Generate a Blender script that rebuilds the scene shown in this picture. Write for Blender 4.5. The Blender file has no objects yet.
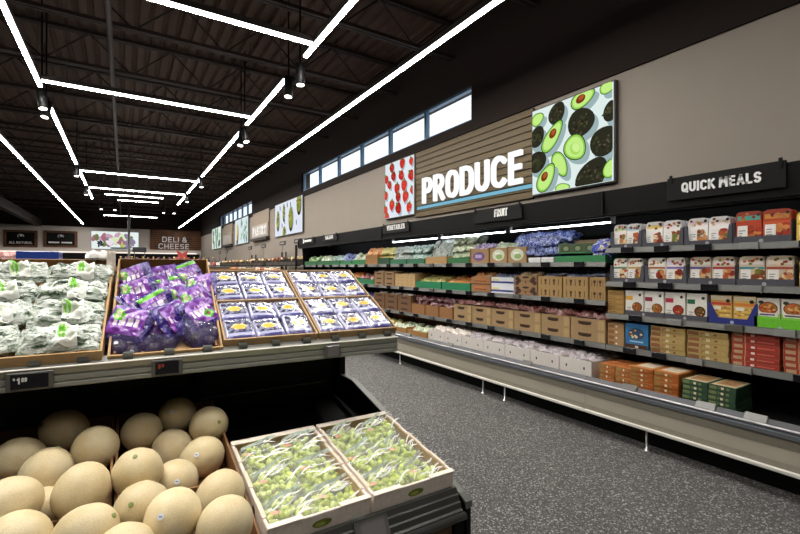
import bpy, math, random
from mathutils import Matrix, Vector, Euler, noise
rnd = random.Random(7)
S = bpy.context.scene
COL = S.collection
PI = math.pi

# ------------------------------------------------------------------ camera, world, exposure
cam_d = bpy.data.cameras.new('camera'); cam = bpy.data.objects.new('camera', cam_d); COL.objects.link(cam)
cam_d.sensor_width = 36; cam_d.lens = 36*440/800; cam_d.clip_end = 200
cam.location = (0, 0, 1.45); cam.rotation_euler = (PI/2, 0, -math.atan(276/440))
S.camera = cam
S.view_settings.view_transform = 'Standard'; S.view_settings.look = 'None'
S.view_settings.exposure = 0.0; S.view_settings.gamma = 1
S.view_settings.use_curve_mapping = False
w = bpy.data.worlds.new('daylight'); S.world = w; w.use_nodes = True
w.node_tree.nodes['Background'].inputs[0].default_value = (0.80, 0.90, 1.0, 1)
w.node_tree.nodes['Background'].inputs[1].default_value = 1.6
S.cycles.max_bounces = 7; S.cycles.transparent_max_bounces = 12
S.cycles.caustics_reflective = False; S.cycles.caustics_refractive = False
S.cycles.sample_clamp_indirect = 4
LED = 100.0        # ceiling light bars
SPOT = 75.0       # track spotlights, watts
CASE = 13.0        # canopy lamps of the cold cases
SCREEN = 1.0      # backlit pictures

# ------------------------------------------------------------------ helpers
def lin(h, k=1.0):
    if not isinstance(h, str): return tuple(h)
    h = h.lstrip('#'); o = []
    for i in (0, 2, 4):
        c = int(h[i:i+2], 16)/255
        o.append((c/12.92 if c <= .04045 else ((c+.055)/1.055)**2.4)*k)
    return tuple(o)
def mixc(a, b, t):
    a = lin(a); b = lin(b); return tuple(a[i]*(1-t)+b[i]*t for i in range(3))

def new_mat(name):
    m = bpy.data.materials.new(name); m.use_nodes = True
    return m, m.node_tree.nodes, m.node_tree.links, m.node_tree.nodes['Principled BSDF']
def mat(name, color, rough=.5, metal=0, spec=.5, var=0, vscale=20, bump=0, bscale=60, coat=0, stretch=(1, 1, 1)):
    m, n, l, b = new_mat(name)
    b.inputs['Base Color'].default_value = (*lin(color), 1); b.inputs['Roughness'].default_value = rough
    b.inputs['Metallic'].default_value = metal; b.inputs['Specular IOR Level'].default_value = spec
    b.inputs['Coat Weight'].default_value = coat
    tc = n.new('ShaderNodeTexCoord'); mp = n.new('ShaderNodeMapping'); mp.inputs['Scale'].default_value = stretch
    l.new(tc.outputs['Object'], mp.inputs[0])
    if var:
        t = n.new('ShaderNodeTexNoise'); t.inputs['Scale'].default_value = vscale; t.inputs['Detail'].default_value = 5
        l.new(mp.outputs[0], t.inputs['Vector'])
        r = n.new('ShaderNodeValToRGB'); c = lin(color)
        r.color_ramp.elements[0].color = (*[x*(1-var) for x in c], 1); r.color_ramp.elements[1].color = (*[min(1, x*(1+var)) for x in c], 1)
        r.color_ramp.elements[0].position = .3; r.color_ramp.elements[1].position = .7
        l.new(t.outputs['Fac'], r.inputs[0]); l.new(r.outputs[0], b.inputs['Base Color'])
    if bump:
        t = n.new('ShaderNodeTexNoise'); t.inputs['Scale'].default_value = bscale
        l.new(mp.outputs[0], t.inputs['Vector'])
        bp = n.new('ShaderNodeBump'); bp.inputs['Strength'].default_value = bump; bp.inputs['Distance'].default_value = .01
        l.new(t.outputs['Fac'], bp.inputs['Height']); l.new(bp.outputs[0], b.inputs['Normal'])
    return m
def vmat(name, rough=.5, spec=.5, coat=0, var=.12, vscale=40, bump=0, bscale=40, alpha=1, trans=0, metal=0):
    """printed surface: the colour of the print is stored per face"""
    m, n, l, b = new_mat(name)
    a = n.new('ShaderNodeAttribute'); a.attribute_name = 'Col'
    t = n.new('ShaderNodeTexNoise'); t.inputs['Scale'].default_value = vscale; t.inputs['Detail'].default_value = 4
    tc = n.new('ShaderNodeTexCoord'); l.new(tc.outputs['Object'], t.inputs['Vector'])
    mr = n.new('ShaderNodeMapRange'); mr.inputs[1].default_value = .3; mr.inputs[2].default_value = .7
    mr.inputs[3].default_value = 1-var; mr.inputs[4].default_value = 1+var*.6
    l.new(t.outputs['Fac'], mr.inputs[0])
    mx = n.new('ShaderNodeVectorMath'); mx.operation = 'SCALE'
    l.new(a.outputs['Color'], mx.inputs[0]); l.new(mr.outputs[0], mx.inputs['Scale'])
    l.new(mx.outputs[0], b.inputs['Base Color'])
    b.inputs['Roughness'].default_value = rough; b.inputs['Specular IOR Level'].default_value = spec
    b.inputs['Coat Weight'].default_value = coat; b.inputs['Alpha'].default_value = alpha
    b.inputs['Coat Roughness'].default_value = .12; b.inputs['Metallic'].default_value = metal
    b.inputs['Transmission Weight'].default_value = trans
    if bump:
        t2 = n.new('ShaderNodeTexNoise'); t2.inputs['Scale'].default_value = bscale; t2.inputs['Detail'].default_value = 3
        l.new(tc.outputs['Object'], t2.inputs['Vector'])
        bp = n.new('ShaderNodeBump'); bp.inputs['Strength'].default_value = bump; bp.inputs['Distance'].default_value = .01
        l.new(t2.outputs['Fac'], bp.inputs['Height']); l.new(bp.outputs[0], b.inputs['Normal'])
    return m
def emat(name, color, strength):
    m, n, l, b = new_mat(name); n.remove(b)
    e = n.new('ShaderNodeEmission'); e.inputs[0].default_value = (*lin(color), 1); e.inputs[1].default_value = strength
    l.new(e.outputs[0], n['Material Output'].inputs[0]); return m
def evmat(name, strength):
    m, n, l, b = new_mat(name); n.remove(b)
    a = n.new('ShaderNodeAttribute'); a.attribute_name = 'Col'
    e = n.new('ShaderNodeEmission'); e.inputs[1].default_value = strength
    l.new(a.outputs['Color'], e.inputs[0]); l.new(e.outputs[0], n['Material Output'].inputs[0]); return m
def filmmat(name, color=(.9, .95, .95), opaque=.2, rough=.12, bump=.5, bscale=30):
    m, n, l, b = new_mat(name)
    b.inputs['Base Color'].default_value = (*lin(color), 1); b.inputs['Roughness'].default_value = rough
    b.inputs['Coat Weight'].default_value = .6; b.inputs['Coat Roughness'].default_value = .08
    tc = n.new('ShaderNodeTexCoord')
    t = n.new('ShaderNodeTexNoise'); t.inputs['Scale'].default_value = bscale; t.inputs['Detail'].default_value = 3
    l.new(tc.outputs['Object'], t.inputs['Vector'])
    bp = n.new('ShaderNodeBump'); bp.inputs['Strength'].default_value = bump; bp.inputs['Distance'].default_value = .01
    l.new(t.outputs['Fac'], bp.inputs['Height']); l.new(bp.outputs[0], b.inputs['Normal'])
    tr = n.new('ShaderNodeBsdfTransparent'); tr.inputs[0].default_value = (.97, .98, .97, 1)
    mx = n.new('ShaderNodeMixShader'); mx.inputs[0].default_value = opaque
    l.new(tr.outputs[0], mx.inputs[1]); l.new(b.outputs[0], mx.inputs[2]); l.new(mx.outputs[0], n['Material Output'].inputs[0])
    return m

class MB:
    def __init__(s): s.v = []; s.f = []; s.c = []; s.sm = []; s.mi = []; s.M = None; s.m = 0
    def p(s, pts):
        i = len(s.v)
        for q in pts:
            q = Vector(q); s.v.append(tuple(s.M @ q) if s.M else tuple(q))
        return i
    def face(s, idx, col, sm=False): s.f.append(tuple(idx)); s.c.append(lin(col)); s.sm.append(sm); s.mi.append(s.m)
    def poly(s, pts, col): i = s.p(pts); s.face(range(i, i+len(pts)), col)
    def box(s, x0, x1, y0, y1, z0, z1, col='#808080', skip=''):
        i = s.p([(x, y, z) for z in (z0, z1) for y in (y0, y1) for x in (x0, x1)])
        for k, q in (('b', (0, 2, 3, 1)), ('t', (4, 5, 7, 6)), ('f', (0, 1, 5, 4)), ('k', (2, 6, 7, 3)), ('l', (0, 4, 6, 2)), ('r', (1, 3, 7, 5))):
            if k not in skip: s.face([i+a for a in q], col)
    def rbox(s, x0, x1, y0, y1, z0, z1, col='#808080', r=.004):
        X = (x0, x1); Y = (y0, y1); Z = (z0, z1); idx = {}
        for a in (0, 1):
            for b in (0, 1):
                for c in (0, 1):
                    sx, sy, sz = (1-2*a)*r, (1-2*b)*r, (1-2*c)*r
                    i = s.p([(X[a], Y[b]+sy, Z[c]+sz), (X[a]+sx, Y[b], Z[c]+sz), (X[a]+sx, Y[b]+sy, Z[c])])
                    idx[a, b, c] = i
        g = lambda a, b, c, k: idx[a, b, c]+k
        for a in (0, 1):
            q = [g(a, 0, 0, 0), g(a, 1, 0, 0), g(a, 1, 1, 0), g(a, 0, 1, 0)]; s.face(q if a else q[::-1], col)
            q = [g(0, a, 0, 1), g(1, a, 0, 1), g(1, a, 1, 1), g(0, a, 1, 1)]; s.face(q[::-1] if a else q, col)
            q = [g(0, 0, a, 2), g(1, 0, a, 2), g(1, 1, a, 2), g(0, 1, a, 2)]; s.face(q if a else q[::-1], col)
        for a in (0, 1):
            for b in (0, 1):
                s.face([g(a, b, 0, 0), g(a, b, 1, 0), g(a, b, 1, 1), g(a, b, 0, 1)], col)
                s.face([g(a, 0, b, 0), g(a, 1, b, 0), g(a, 1, b, 2), g(a, 0, b, 2)], col)
                s.face([g(0, a, b, 1), g(1, a, b, 1), g(1, a, b, 2), g(0, a, b, 2)], col)
                for c in (0, 1): s.face([g(a, b, c, 0), g(a, b, c, 1), g(a, b, c, 2)], col)
    def prism(s, pts, y0, y1, col='#808080', ax='y'):
        """polygon in the plane across the axis, run along the axis"""
        def P(a, b, t): return (a, t, b) if ax == 'y' else ((t, a, b) if ax == 'x' else (a, b, t))
        n = len(pts); i = s.p([P(a, b, y0) for a, b in pts]+[P(a, b, y1) for a, b in pts])
        s.face(range(i, i+n), col); s.face(range(i+2*n-1, i+n-1, -1), col)
        for k in range(n): s.face((i+k, i+(k+1) % n, i+n+(k+1) % n, i+n+k), col)
    def ell(s, c, r, col, nu=12, nv=8, rot=None, fn=None):
        R = Euler(rot).to_matrix() if rot else Matrix.Identity(3); P = []
        for j in range(nv+1):
            th = PI*j/nv
            for i in range(nu):
                ph = 2*PI*i/nu; d = Vector((math.sin(th)*math.cos(ph), math.sin(th)*math.sin(ph), math.cos(th)))
                k = fn(d) if fn else 1
                P.append(Vector(c)+R @ Vector((d.x*r[0]*k, d.y*r[1]*k, d.z*r[2]*k)))
        b = s.p(P)
        for j in range(nv):
            for i in range(nu):
                a0 = b+j*nu+i; a1 = b+j*nu+(i+1) % nu
                if j == 0: q = (a0, a0+nu, a1+nu)
                elif j == nv-1: q = (a0, a0+nu, a1)
                else: q = (a0, a0+nu, a1+nu, a1)
                s.face(q, col, True)
    def tube(s, pts, r, col='#808080', n=8, cap=True):
        pts = [Vector(q) for q in pts]; rings = []
        for k, q in enumerate(pts):
            d = (pts[min(k+1, len(pts)-1)]-pts[max(k-1, 0)]).normalized()
            a = d.cross(Vector((0, 0, 1)) if abs(d.z) < .9 else Vector((1, 0, 0))).normalized(); b = d.cross(a)
            rr = r[k] if isinstance(r, (list, tuple)) else r
            rings.append(s.p([q+a*math.cos(2*PI*i/n)*rr+b*math.sin(2*PI*i/n)*rr for i in range(n)]))
        for k in range(len(pts)-1):
            for i in range(n):
                s.face((rings[k]+i, rings[k]+(i+1) % n, rings[k+1]+(i+1) % n, rings[k+1]+i), col, True)
        if cap:
            s.face(range(rings[0], rings[0]+n), col); s.face(range(rings[-1], rings[-1]+n), col)
    def disc(s, c, U, V, col, n=20, egg=0):
        c = Vector(c); U = Vector(U); V = Vector(V)
        s.poly([c+U*math.cos(2*PI*i/n)*(1-egg*math.sin(2*PI*i/n))+V*math.sin(2*PI*i/n) for i in range(n)], col)
    def pillow(s, w, l, t, seed, colfn, nu=12, nv=10, cr=.35, pu=2.5, pv=2.5):
        """a filled film pouch lying flat, flat seams round its edge"""
        for side in (1, -1):
            P = []
            for j in range(nv+1):
                for i in range(nu+1):
                    u = -1+2*i/nu; v = -1+2*j/nv
                    k = max(0, (1-abs(u)**pu))**.6*max(0, (1-abs(v)**pv))**.6
                    q = Vector((u*2.1+seed*7.3, v*2.1-seed*3.1, side*1.7+seed))
                    nz = noise.noise(q*1.3)+.6*noise.noise(q*2.9)
                    x = u*w/2*(1-.06*abs(v)+.04*noise.noise(q)); y = v*l/2*(1+.04*noise.noise(q+Vector((9, 0, 0))))
                    P.append((x, y, side*t/2*k*(1+cr*nz)+cr*t*.22*noise.noise(Vector((u*4+seed, v*4, 3)))))
            b = s.p(P)
            for j in range(nv):
                for i in range(nu):
                    q = [b+j*(nu+1)+i, b+j*(nu+1)+i+1, b+(j+1)*(nu+1)+i+1, b+(j+1)*(nu+1)+i]
                    s.face(q if side > 0 else q[::-1], colfn((i+.5)/nu, (j+.5)/nv, side), True)
    def mesh(s, name, mats):
        me = bpy.data.meshes.new(name); me.from_pydata(s.v, [], s.f); me.update()
        at = me.color_attributes.new('Col', 'FLOAT_COLOR', 'CORNER'); d = []
        for f, c in zip(s.f, s.c): d.extend((c[0], c[1], c[2], 1.0)*len(f))
        at.data.foreach_set('color', d)
        me.polygons.foreach_set('use_smooth', s.sm); me.polygons.foreach_set('material_index', s.mi)
        for m in (mats if isinstance(mats, (list, tuple)) else [mats]): me.materials.append(m)
        return me
    def build(s, name, mats, parent=None, loc=None, rot=None):
        o = bpy.data.objects.new(name, s.mesh(name, mats)); COL.objects.link(o)
        if parent: o.parent = parent
        if loc: o.location = loc
        if rot: o.rotation_euler = rot
        return o
def setp(o, label, cat, group=None):
    o['label'] = label; o['category'] = cat
    if group: o['group'] = group
    return o
def thing(name, label, cat, group=None, loc=(0, 0, 0), rot=(0, 0, 0), mw=None):
    o = bpy.data.objects.new(name, None); COL.objects.link(o); o.empty_display_size = .05
    if mw is not None: o.matrix_basis = mw
    else: o.location = loc; o.rotation_euler = rot
    return setp(o, label, cat, group)
def inst(name, me, label=None, cat=None, group=None, loc=(0, 0, 0), rot=(0, 0, 0), sc=1, mw=None, parent=None):
    o = bpy.data.objects.new(name, me); COL.objects.link(o)
    if parent: o.parent = parent
    if mw is not None: o.matrix_basis = mw
    else: o.location = loc; o.rotation_euler = rot; o.scale = (sc, sc, sc) if not isinstance(sc, tuple) else sc
    if label: setp(o, label, cat, group)
    return o
def struct(name, mb, m):
    o = mb.build(name, m); o['kind'] = 'structure'; return o
ORD = 'first second third fourth fifth sixth seventh eighth ninth tenth eleventh twelfth thirteenth fourteenth fifteenth sixteenth seventeenth eighteenth nineteenth twentieth twenty-first twenty-second twenty-third twenty-fourth twenty-fifth twenty-sixth'.split()
HGT = {1: [''], 2: ['lower', 'upper'], 3: ['bottom', 'middle', 'top'], 4: ['bottom', 'second lowest', 'second highest', 'top'],
       5: ['bottom', 'second lowest', 'middle', 'second highest', 'top'], 6: ['bottom', 'second lowest', 'third lowest', 'third highest', 'second highest', 'top']}

def arc(cx, cy, rx, ry, a0, a1, n=8): return [(cx+rx*math.cos(math.radians(a0+(a1-a0)*i/n)), cy+ry*math.sin(math.radians(a0+(a1-a0)*i/n))) for i in range(n+1)]
GLY = {'P': (.52, [[(0, 0), (0, 1)], [(0, 1)]+arc(.27, .73, .25, .27, 90, -90)+[(0, .46)]]), 'R': (.56, [[(0, 0), (0, 1)], [(0, 1)]+arc(.27, .74, .25, .26, 90, -90)+[(0, .48)], [(.24, .48), (.56, 0)]]),
 'O': (.6, [arc(.3, .7, .3, .3, 0, 180)+arc(.3, .3, .3, .3, 180, 360)+[(.6, .7)]]), 'D': (.58, [[(0, 0), (0, 1)], [(0, 1), (.2, 1)]+arc(.26, .68, .32, .32, 80, 0)+arc(.26, .32, .32, .32, 0, -80)+[(.2, 0), (0, 0)]]),
 'U': (.56, [[(0, 1)]+arc(.28, .28, .28, .28, 180, 360)+[(.56, 1)]]), 'C': (.54, [arc(.3, .7, .3, .3, 35, 180)+arc(.3, .3, .3, .3, 180, 325)]), 'E': (.44, [[(0, 0), (0, 1)], [(0, 1), (.44, 1)], [(0, .52), (.4, .52)], [(0, 0), (.44, 0)]]),
 'Q': (.6, [arc(.3, .7, .3, .3, 0, 180)+arc(.3, .3, .3, .3, 180, 360)+[(.6, .7)], [(.34, .22), (.62, -.08)]]), 'I': (0, [[(0, 0), (0, 1)]]), 'K': (.56, [[(0, 0), (0, 1)], [(.54, 1), (.03, .5)], [(.15, .6), (.58, 0)]]),
 'M': (.74, [[(0, 0), (.04, 1)], [(.04, 1), (.37, .3)], [(.37, .3), (.70, 1)], [(.70, 1), (.74, 0)]]), 'A': (.6, [[(0, 0), (.3, 1)], [(.3, 1), (.6, 0)], [(.1, .3), (.5, .3)]]), 'L': (.42, [[(0, 1), (0, 0)], [(0, 0), (.42, 0)]]),
 'S': (.5, [arc(.25, .75, .25, .25, 30, 180)+arc(.25, .75, .25, .25, 200, 260)+arc(.25, .25, .25, .25, 80, 0)+arc(.25, .25, .25, .25, -20, -150)]), 'F': (.44, [[(0, 0), (0, 1)], [(0, 1), (.44, 1)], [(0, .5), (.38, .5)]]), 'T': (.54, [[(.27, 0), (.27, 1)], [(0, 1), (.54, 1)]]),
 'V': (.58, [[(0, 1), (.29, 0)], [(.29, 0), (.58, 1)]]), 'G': (.58, [arc(.3, .7, .3, .3, 35, 180)+arc(.3, .3, .3, .3, 180, 360)+[(.6, .46)], [(.34, .46), (.6, .46)]]), 'B': (.54, [[(0, 0), (0, 1)], [(0, 1)]+arc(.25, .76, .24, .24, 90, -90)+[(0, .52)], [(.2, .52)]+arc(.26, .26, .27, .26, 90, -90)+[(0, 0)]]),
 'H': (.54, [[(0, 0), (0, 1)], [(.54, 0), (.54, 1)], [(0, .5), (.54, .5)]]), 'N': (.6, [[(0, 0), (0, 1)], [(0, 1), (.6, 0)], [(.6, 0), (.6, 1)]]), 'Y': (.56, [[(0, 1), (.28, .5)], [(.56, 1), (.28, .5)], [(.28, .5), (.28, 0)]]),
 '&': (.62, [[(.62, 0), (.2, .6)]+arc(.27, .78, .19, .22, 200, -20)+[(.4, .62), (.1, .42)]+arc(.26, .24, .26, .24, 140, 330)+[(.6, .42)]]),
 '1': (.2, [[(0, .78), (.2, 1)], [(.2, 1), (.2, 0)]]), '8': (.5, [arc(.25, .76, .22, .24, 0, 360, 14), arc(.25, .26, .25, .26, 0, 360, 14)]), '9': (.5, [arc(.25, .7, .25, .3, 0, 360, 14), [(.5, .7)]+arc(.25, .3, .25, .3, 0, -140)]),
 '$': (.5, [arc(.25, .72, .25, .2, 30, 180)+arc(.25, .28, .25, .24, 90, 0)+arc(.25, .28, .25, .24, -20, -150), [(.25, -.1), (.25, 1.1)]])}
def text_mesh(body, w, h, depth, bold=.2, gap=.2, mirror=False):
    """sign lettering: every letter a set of bold extruded strokes"""
    q = MB(); x = 0; segs = []
    for ch in body:
        if ch == ' ': x += .34; continue
        gw, paths = GLY[ch]
        for p in paths: segs.append([(x+a, b) for a, b in p])
        x += gw+bold+gap
    x1 = max(a for p in segs for a, b in p); sx = (w-bold*h*.9)/x1; hb = bold*h*.5
    sy = h-2*hb
    for p in segs:
        P = [Vector((a*sx+hb, b*sy+hb)) for a, b in p]; n = len(P); L = []; Rr = []
        for k in range(n):
            d0 = (P[k]-P[max(k-1, 0)]); d1 = (P[min(k+1, n-1)]-P[k]); d0 = d0.normalized() if d0.length > 1e-9 else d1.normalized(); d1 = d1.normalized() if d1.length > 1e-9 else d0
            t = (d0+d1).normalized() if (d0+d1).length > 1e-6 else d0; nn = Vector((-t.y, t.x)); m = hb/max(.6, nn.dot(Vector((-d0.y, d0.x))))
            e = t*hb*.95 if n == 2 or True else t*0
            c = P[k]-(e if k == 0 else Vector((0, 0)))+(e if k == n-1 else Vector((0, 0)))
            L.append(c+nn*m); Rr.append(c-nn*m)
        i = q.p([(v.x, v.y, z) for z in (0, depth) for k in range(n) for v in (L[k], Rr[k])])
        for k in range(n-1):
            a, b = i+2*k, i+2*n+2*k
            q.face((b, b+1, b+3, b+2), '#f2f2f2'); q.face((a, a+2, a+3, a+1), '#f2f2f2'); q.face((a, b, b+2, a+2), '#f2f2f2'); q.face((a+1, a+3, b+3, b+1), '#f2f2f2')
        a, b = i, i+2*n; q.face((a, a+1, b+1, b), '#f2f2f2'); a, b = i+2*n-2, i+4*n-2; q.face((a, b, b+1, a+1), '#f2f2f2')
    me = q.mesh('lettering', M['letter']); me.materials.clear(); return me
def wallframe(x, y, z):  # a sign face on the right wall: u runs along -Y (reading direction), v up, n into the room
    return Matrix(((0, 0, -1, x), (-1, 0, 0, y), (0, 1, 0, z), (0, 0, 0, 1)))
def frontframe(x, y, z):  # a face towards -Y: u along +X, v up
    return Matrix(((1, 0, 0, x), (0, 0, -1, y), (0, 1, 0, z), (0, 0, 0, 1)))

# ------------------------------------------------------------------ materials
M = {}
M['card'] = vmat('printed_card', .55, .4, 0, .10, 60)
M['gloss'] = vmat('glossy_print', .3, .5, .25, .06, 60)
M['film'] = vmat('printed_film', .22, .5, .5, .16, 25, .5, 30)
M['wood_crate'] = vmat('wood_crate', .7, .3, 0, .2, 30)
M['plain'] = vmat('plain_plastic', .5, .5, 0, .03, 10)
M['fruit'] = vmat('fruit_skin', .35, .5, .1, .2, 30)
M['screen'] = evmat('backlit_print', SCREEN)
M['led'] = emat('light_bar_glow', '#fffaf2', LED)
M['led_side'] = emat('light_bar_side_glow', '#fffaf2', LED*.16)
M['lens'] = emat('spotlight_glow', '#fff6e8', 12)
M['tube'] = emat('case_lamp_glow', '#f6faff', CASE)
M['letter'] = emat('lit_letter', '#ffffff', 1.05)
M['letter_dim'] = emat('dim_lit_letter', '#cfc9c4', .62)
M['blue_glow'] = emat('lit_blue_strip', '#8fd0ea', .75)
M['black'] = mat('black_metal', '#070708', .6, 0, .18)
M['black_satin'] = mat('black_satin', '#070708', .5, 0, .2)
M['grey_rail'] = mat('grey_rail', '#5c5d5a', .42, .35, .5)
M['chrome'] = mat('chrome', '#d0d0d0', .35, .9)
M['bumper'] = mat('bumper_metal', '#6d7177', .5, .5)
M['beige_panel'] = mat('beige_panel', '#918b7d', .45, 0, .4, .03, 4)
M['lip'] = mat('pale_lip', '#d9d6cd', .4)
M['tag'] = mat('price_tag_screen', '#17171c', .25)
M['tag_grey'] = mat('price_tag_case', '#55544f', .4)
M['tag_light'] = mat('price_tag_face', '#858684', .3)
M['dark_rail'] = mat('dark_grey_rail', '#484946', .42, .3, .5)
M['dark_rail2'] = mat('deck_rail_grey', '#55565a', .5, .3)
M['charcoal'] = mat('charcoal_panel', '#1b1b1d', .5, 0, .3)
M['island_rail'] = mat('island_rail_grey', '#90918b', .42, .3)
M['clip'] = mat('rail_clip', '#6a6c67', .35, .4)
M['letter_matte'] = mat('white_letter', '#f2f2f2', .5)
M['led_house'] = mat('light_bar_housing', '#2a2725', .5)
M['cardboard'] = mat('cardboard', '#a97b4b', .7, 0, .2, .12, 30)
M['white_card'] = mat('white_card', '#e6ddd2', .6, 0, .3, .06, 40)
M['wood_front'] = mat('wood_front', '#6e5236', .5, 0, .4, .35, 6, 0, 10, 0, (1, 1, 14))
M['deli_wood'] = mat('deli_wood', '#5d3d28', .6, 0, .3, .5, 2.2, 0, 1, 0, (1, 1, 6))
M['slat'] = mat('olive_slat', '#5a4a2b', .5, 0, .4, .12, 8, 0, 1, 0, (1, .2, 4))
M['slat_gap'] = mat('slat_gap', '#16110b', .8)
M['clear'] = filmmat('clear_film', '#f4f8f4', .17, .1, .8, 22)
M['clear_thin'] = filmmat('thin_clear_film', '#f2f4ff', .16, .1, .35, 30)
M['strip'] = filmmat('bag_fold_film', '#ffffff', .75, .15, .5, 40)
M['teal_strip'] = mat('bag_zip_print', '#d3e2d8', .25, 0, .5, .3, 60, .3, 40, .5)
M['red_strip'] = mat('bag_logo_print', '#dd9a80', .3)
M['grape'] = mat('green_grape', '#d3e07a', .28, 0, .5, .16, 40)
M['grape'].node_tree.nodes['Principled BSDF'].inputs['Subsurface Weight'].default_value = .25
M['grape'].node_tree.nodes['Principled BSDF'].inputs['Subsurface Radius'].default_value = (.01, .012, .004)
M['avocado'] = mat('avocado_skin', '#3d3540', .4, 0, .4, .35, 90, .6, 120)
M['silver'] = mat('tag_plate', '#a8a2a6', .2, .7)

def floor_mat():
    m, n, l, b = new_mat('speckled_floor')
    tc = n.new('ShaderNodeTexCoord')
    v = n.new('ShaderNodeTexVoronoi'); v.inputs['Scale'].default_value = 125; l.new(tc.outputs['Object'], v.inputs['Vector'])
    sx = n.new('ShaderNodeSeparateColor'); l.new(v.outputs['Color'], sx.inputs[0])
    r = n.new('ShaderNodeValToRGB'); r.color_ramp.interpolation = 'CONSTANT'
    e = r.color_ramp.elements; e[0].color = (*lin('#474646'), 1); e[1].position = .30; e[1].color = (*lin('#545352'), 1)
    for p, c in ((.62, '#636261'), (.80, '#807f7d'), (.90, '#b2b0ad')):
        k = e.new(p); k.color = (*lin(c), 1)
    l.new(sx.outputs[0], r.inputs[0])
    t = n.new('ShaderNodeTexNoise'); t.inputs['Scale'].default_value = 1.2; l.new(tc.outputs['Object'], t.inputs['Vector'])
    mr = n.new('ShaderNodeMapRange'); mr.inputs[3].default_value = .88; mr.inputs[4].default_value = 1.1; l.new(t.outputs['Fac'], mr.inputs[0])
    mx = n.new('ShaderNodeVectorMath'); mx.operation = 'SCALE'; l.new(r.outputs[0], mx.inputs[0]); l.new(mr.outputs[0], mx.inputs['Scale'])
    l.new(mx.outputs[0], b.inputs['Base Color'])
    b.inputs['Roughness'].default_value = .5; b.inputs['Specular IOR Level'].default_value = .35
    return m
def melon_mat():
    m, n, l, b = new_mat('melon_rind')
    tc = n.new('ShaderNodeTexCoord'); oi = n.new('ShaderNodeObjectInfo')
    v = n.new('ShaderNodeTexVoronoi'); v.feature = 'DISTANCE_TO_EDGE'; v.inputs['Scale'].default_value = 150; l.new(tc.outputs['Object'], v.inputs['Vector'])
    t = n.new('ShaderNodeTexNoise'); t.inputs['Scale'].default_value = 11; t.inputs['Detail'].default_value = 4; l.new(tc.outputs['Object'], t.inputs['Vector'])
    r = n.new('ShaderNodeValToRGB'); e = r.color_ramp.elements
    e[0].position = .25; e[0].color = (*lin('#c8b48a'), 1); e[1].position = .72; e[1].color = (*lin('#dccfae'), 1)
    l.new(t.outputs['Fac'], r.inputs[0])
    r2 = n.new('ShaderNodeValToRGB'); r2.color_ramp.elements[0].color = (*lin('#f3ead0'), 1); r2.color_ramp.elements[1].color = (1, 1, 1, 1); r2.color_ramp.elements[1].position = .12
    l.new(v.outputs['Distance'], r2.inputs[0])
    mx = n.new('ShaderNodeMix'); mx.data_type = 'RGBA'; mx.blend_type = 'MULTIPLY'; mx.inputs[0].default_value = .75
    l.new(r.outputs[0], mx.inputs[6]); l.new(r2.outputs[0], mx.inputs[7])
    h = n.new('ShaderNodeHueSaturation'); mr = n.new('ShaderNodeMapRange'); mr.inputs[3].default_value = .86; mr.inputs[4].default_value = 1.1
    l.new(oi.outputs['Random'], mr.inputs[0]); l.new(mr.outputs[0], h.inputs['Value']); l.new(mx.outputs[2], h.inputs['Color'])
    l.new(h.outputs[0], b.inputs['Base Color']); b.inputs['Roughness'].default_value = .48; b.inputs['Specular IOR Level'].default_value = .35
    bp = n.new('ShaderNodeBump'); bp.inputs['Strength'].default_value = .12; bp.inputs['Distance'].default_value = .003
    l.new(v.outputs['Distance'], bp.inputs['Height']); l.new(bp.outputs[0], b.inputs['Normal'])
    return m
M['floor'] = floor_mat(); M['melon'] = melon_mat()
M['wall_low'] = mat('grey_wall_paint', '#958c83', .75, 0, .2, .02, 3)
M['wall_high'] = mat('dark_brown_wall', '#231a17', .8, 0, .2)
M['wall_far'] = mat('pale_wall_paint', '#c3bab4', .75, 0, .2)
M['deck'] = mat('dark_roof_deck', '#4e3d35', .7, 0, .25, .12, 3)
M['joist'] = mat('dark_joist_steel', '#2e2420', .6, 0, .3)
M['pane'] = filmmat('window_glass', '#ffffff', .06, .03, 0, 1)
M['win_frame'] = mat('window_frame', '#56708a', .4, .3)

# ------------------------------------------------------------------ room shell
XW = 4.62; YB = -5.0; YF = 33.8; XL = -13.0; ZC = 5.55
b = MB(); b.box(XL-.2, XW+.3, YB-.2, YF+.2, -.1, 0, '#606060'); struct('floor', b, M['floor'])
b = MB(); b.box(XW, XW+.25, YB, YF, 0, 3.58); struct('wall_right', b, M['wall_low'])
b = MB()
W1 = (5.22, 12.98); W2 = (19.15, 26.5); WZ = (3.74, 4.30)
b.box(XW-.03, XW+.25, YB, YF, 3.58, WZ[0]); b.box(XW-.03, XW+.25, YB, YF, WZ[1], ZC+.1)
for a, c in ((YB, W1[0]), (W1[1], W2[0]), (W2[1], YF)): b.box(XW-.03, XW+.25, a, c, WZ[0], WZ[1])
struct('wall_right_upper', b, M['wall_high'])
b = MB(); b.box(XL, XW+.25, YF, YF+.2, 0, 3.95); struct('wall_back', b, M['wall_far'])
b = MB(); b.box(XL, XW+.25, YF, YF+.2, 3.95, ZC+.1); struct('wall_back_upper', b, M['wall_high'])
b = MB(); b.box(XL-.2, XL, YB, YF, 0, ZC+.1); struct('wall_left', b, M['wall_low'])
b = MB(); b.box(XL, XW+.25, YB-.2, YB, 0, ZC+.1); struct('wall_front', b, M['wall_low'])
b = MB(); x = XL-.1; k = 0
while x < XW+.3:
    for (xa, za, xb, zb) in ((x, ZC-.05, x+.10, ZC-.05), (x+.10, ZC-.05, x+.125, ZC), (x+.125, ZC, x+.18, ZC), (x+.18, ZC, x+.205, ZC-.05)):
        b.poly([(xa, YB-.1, za), (xb, YB-.1, zb), (xb, YF+.1, zb), (xa, YF+.1, za)], '#404040')
    x += .205
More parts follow.
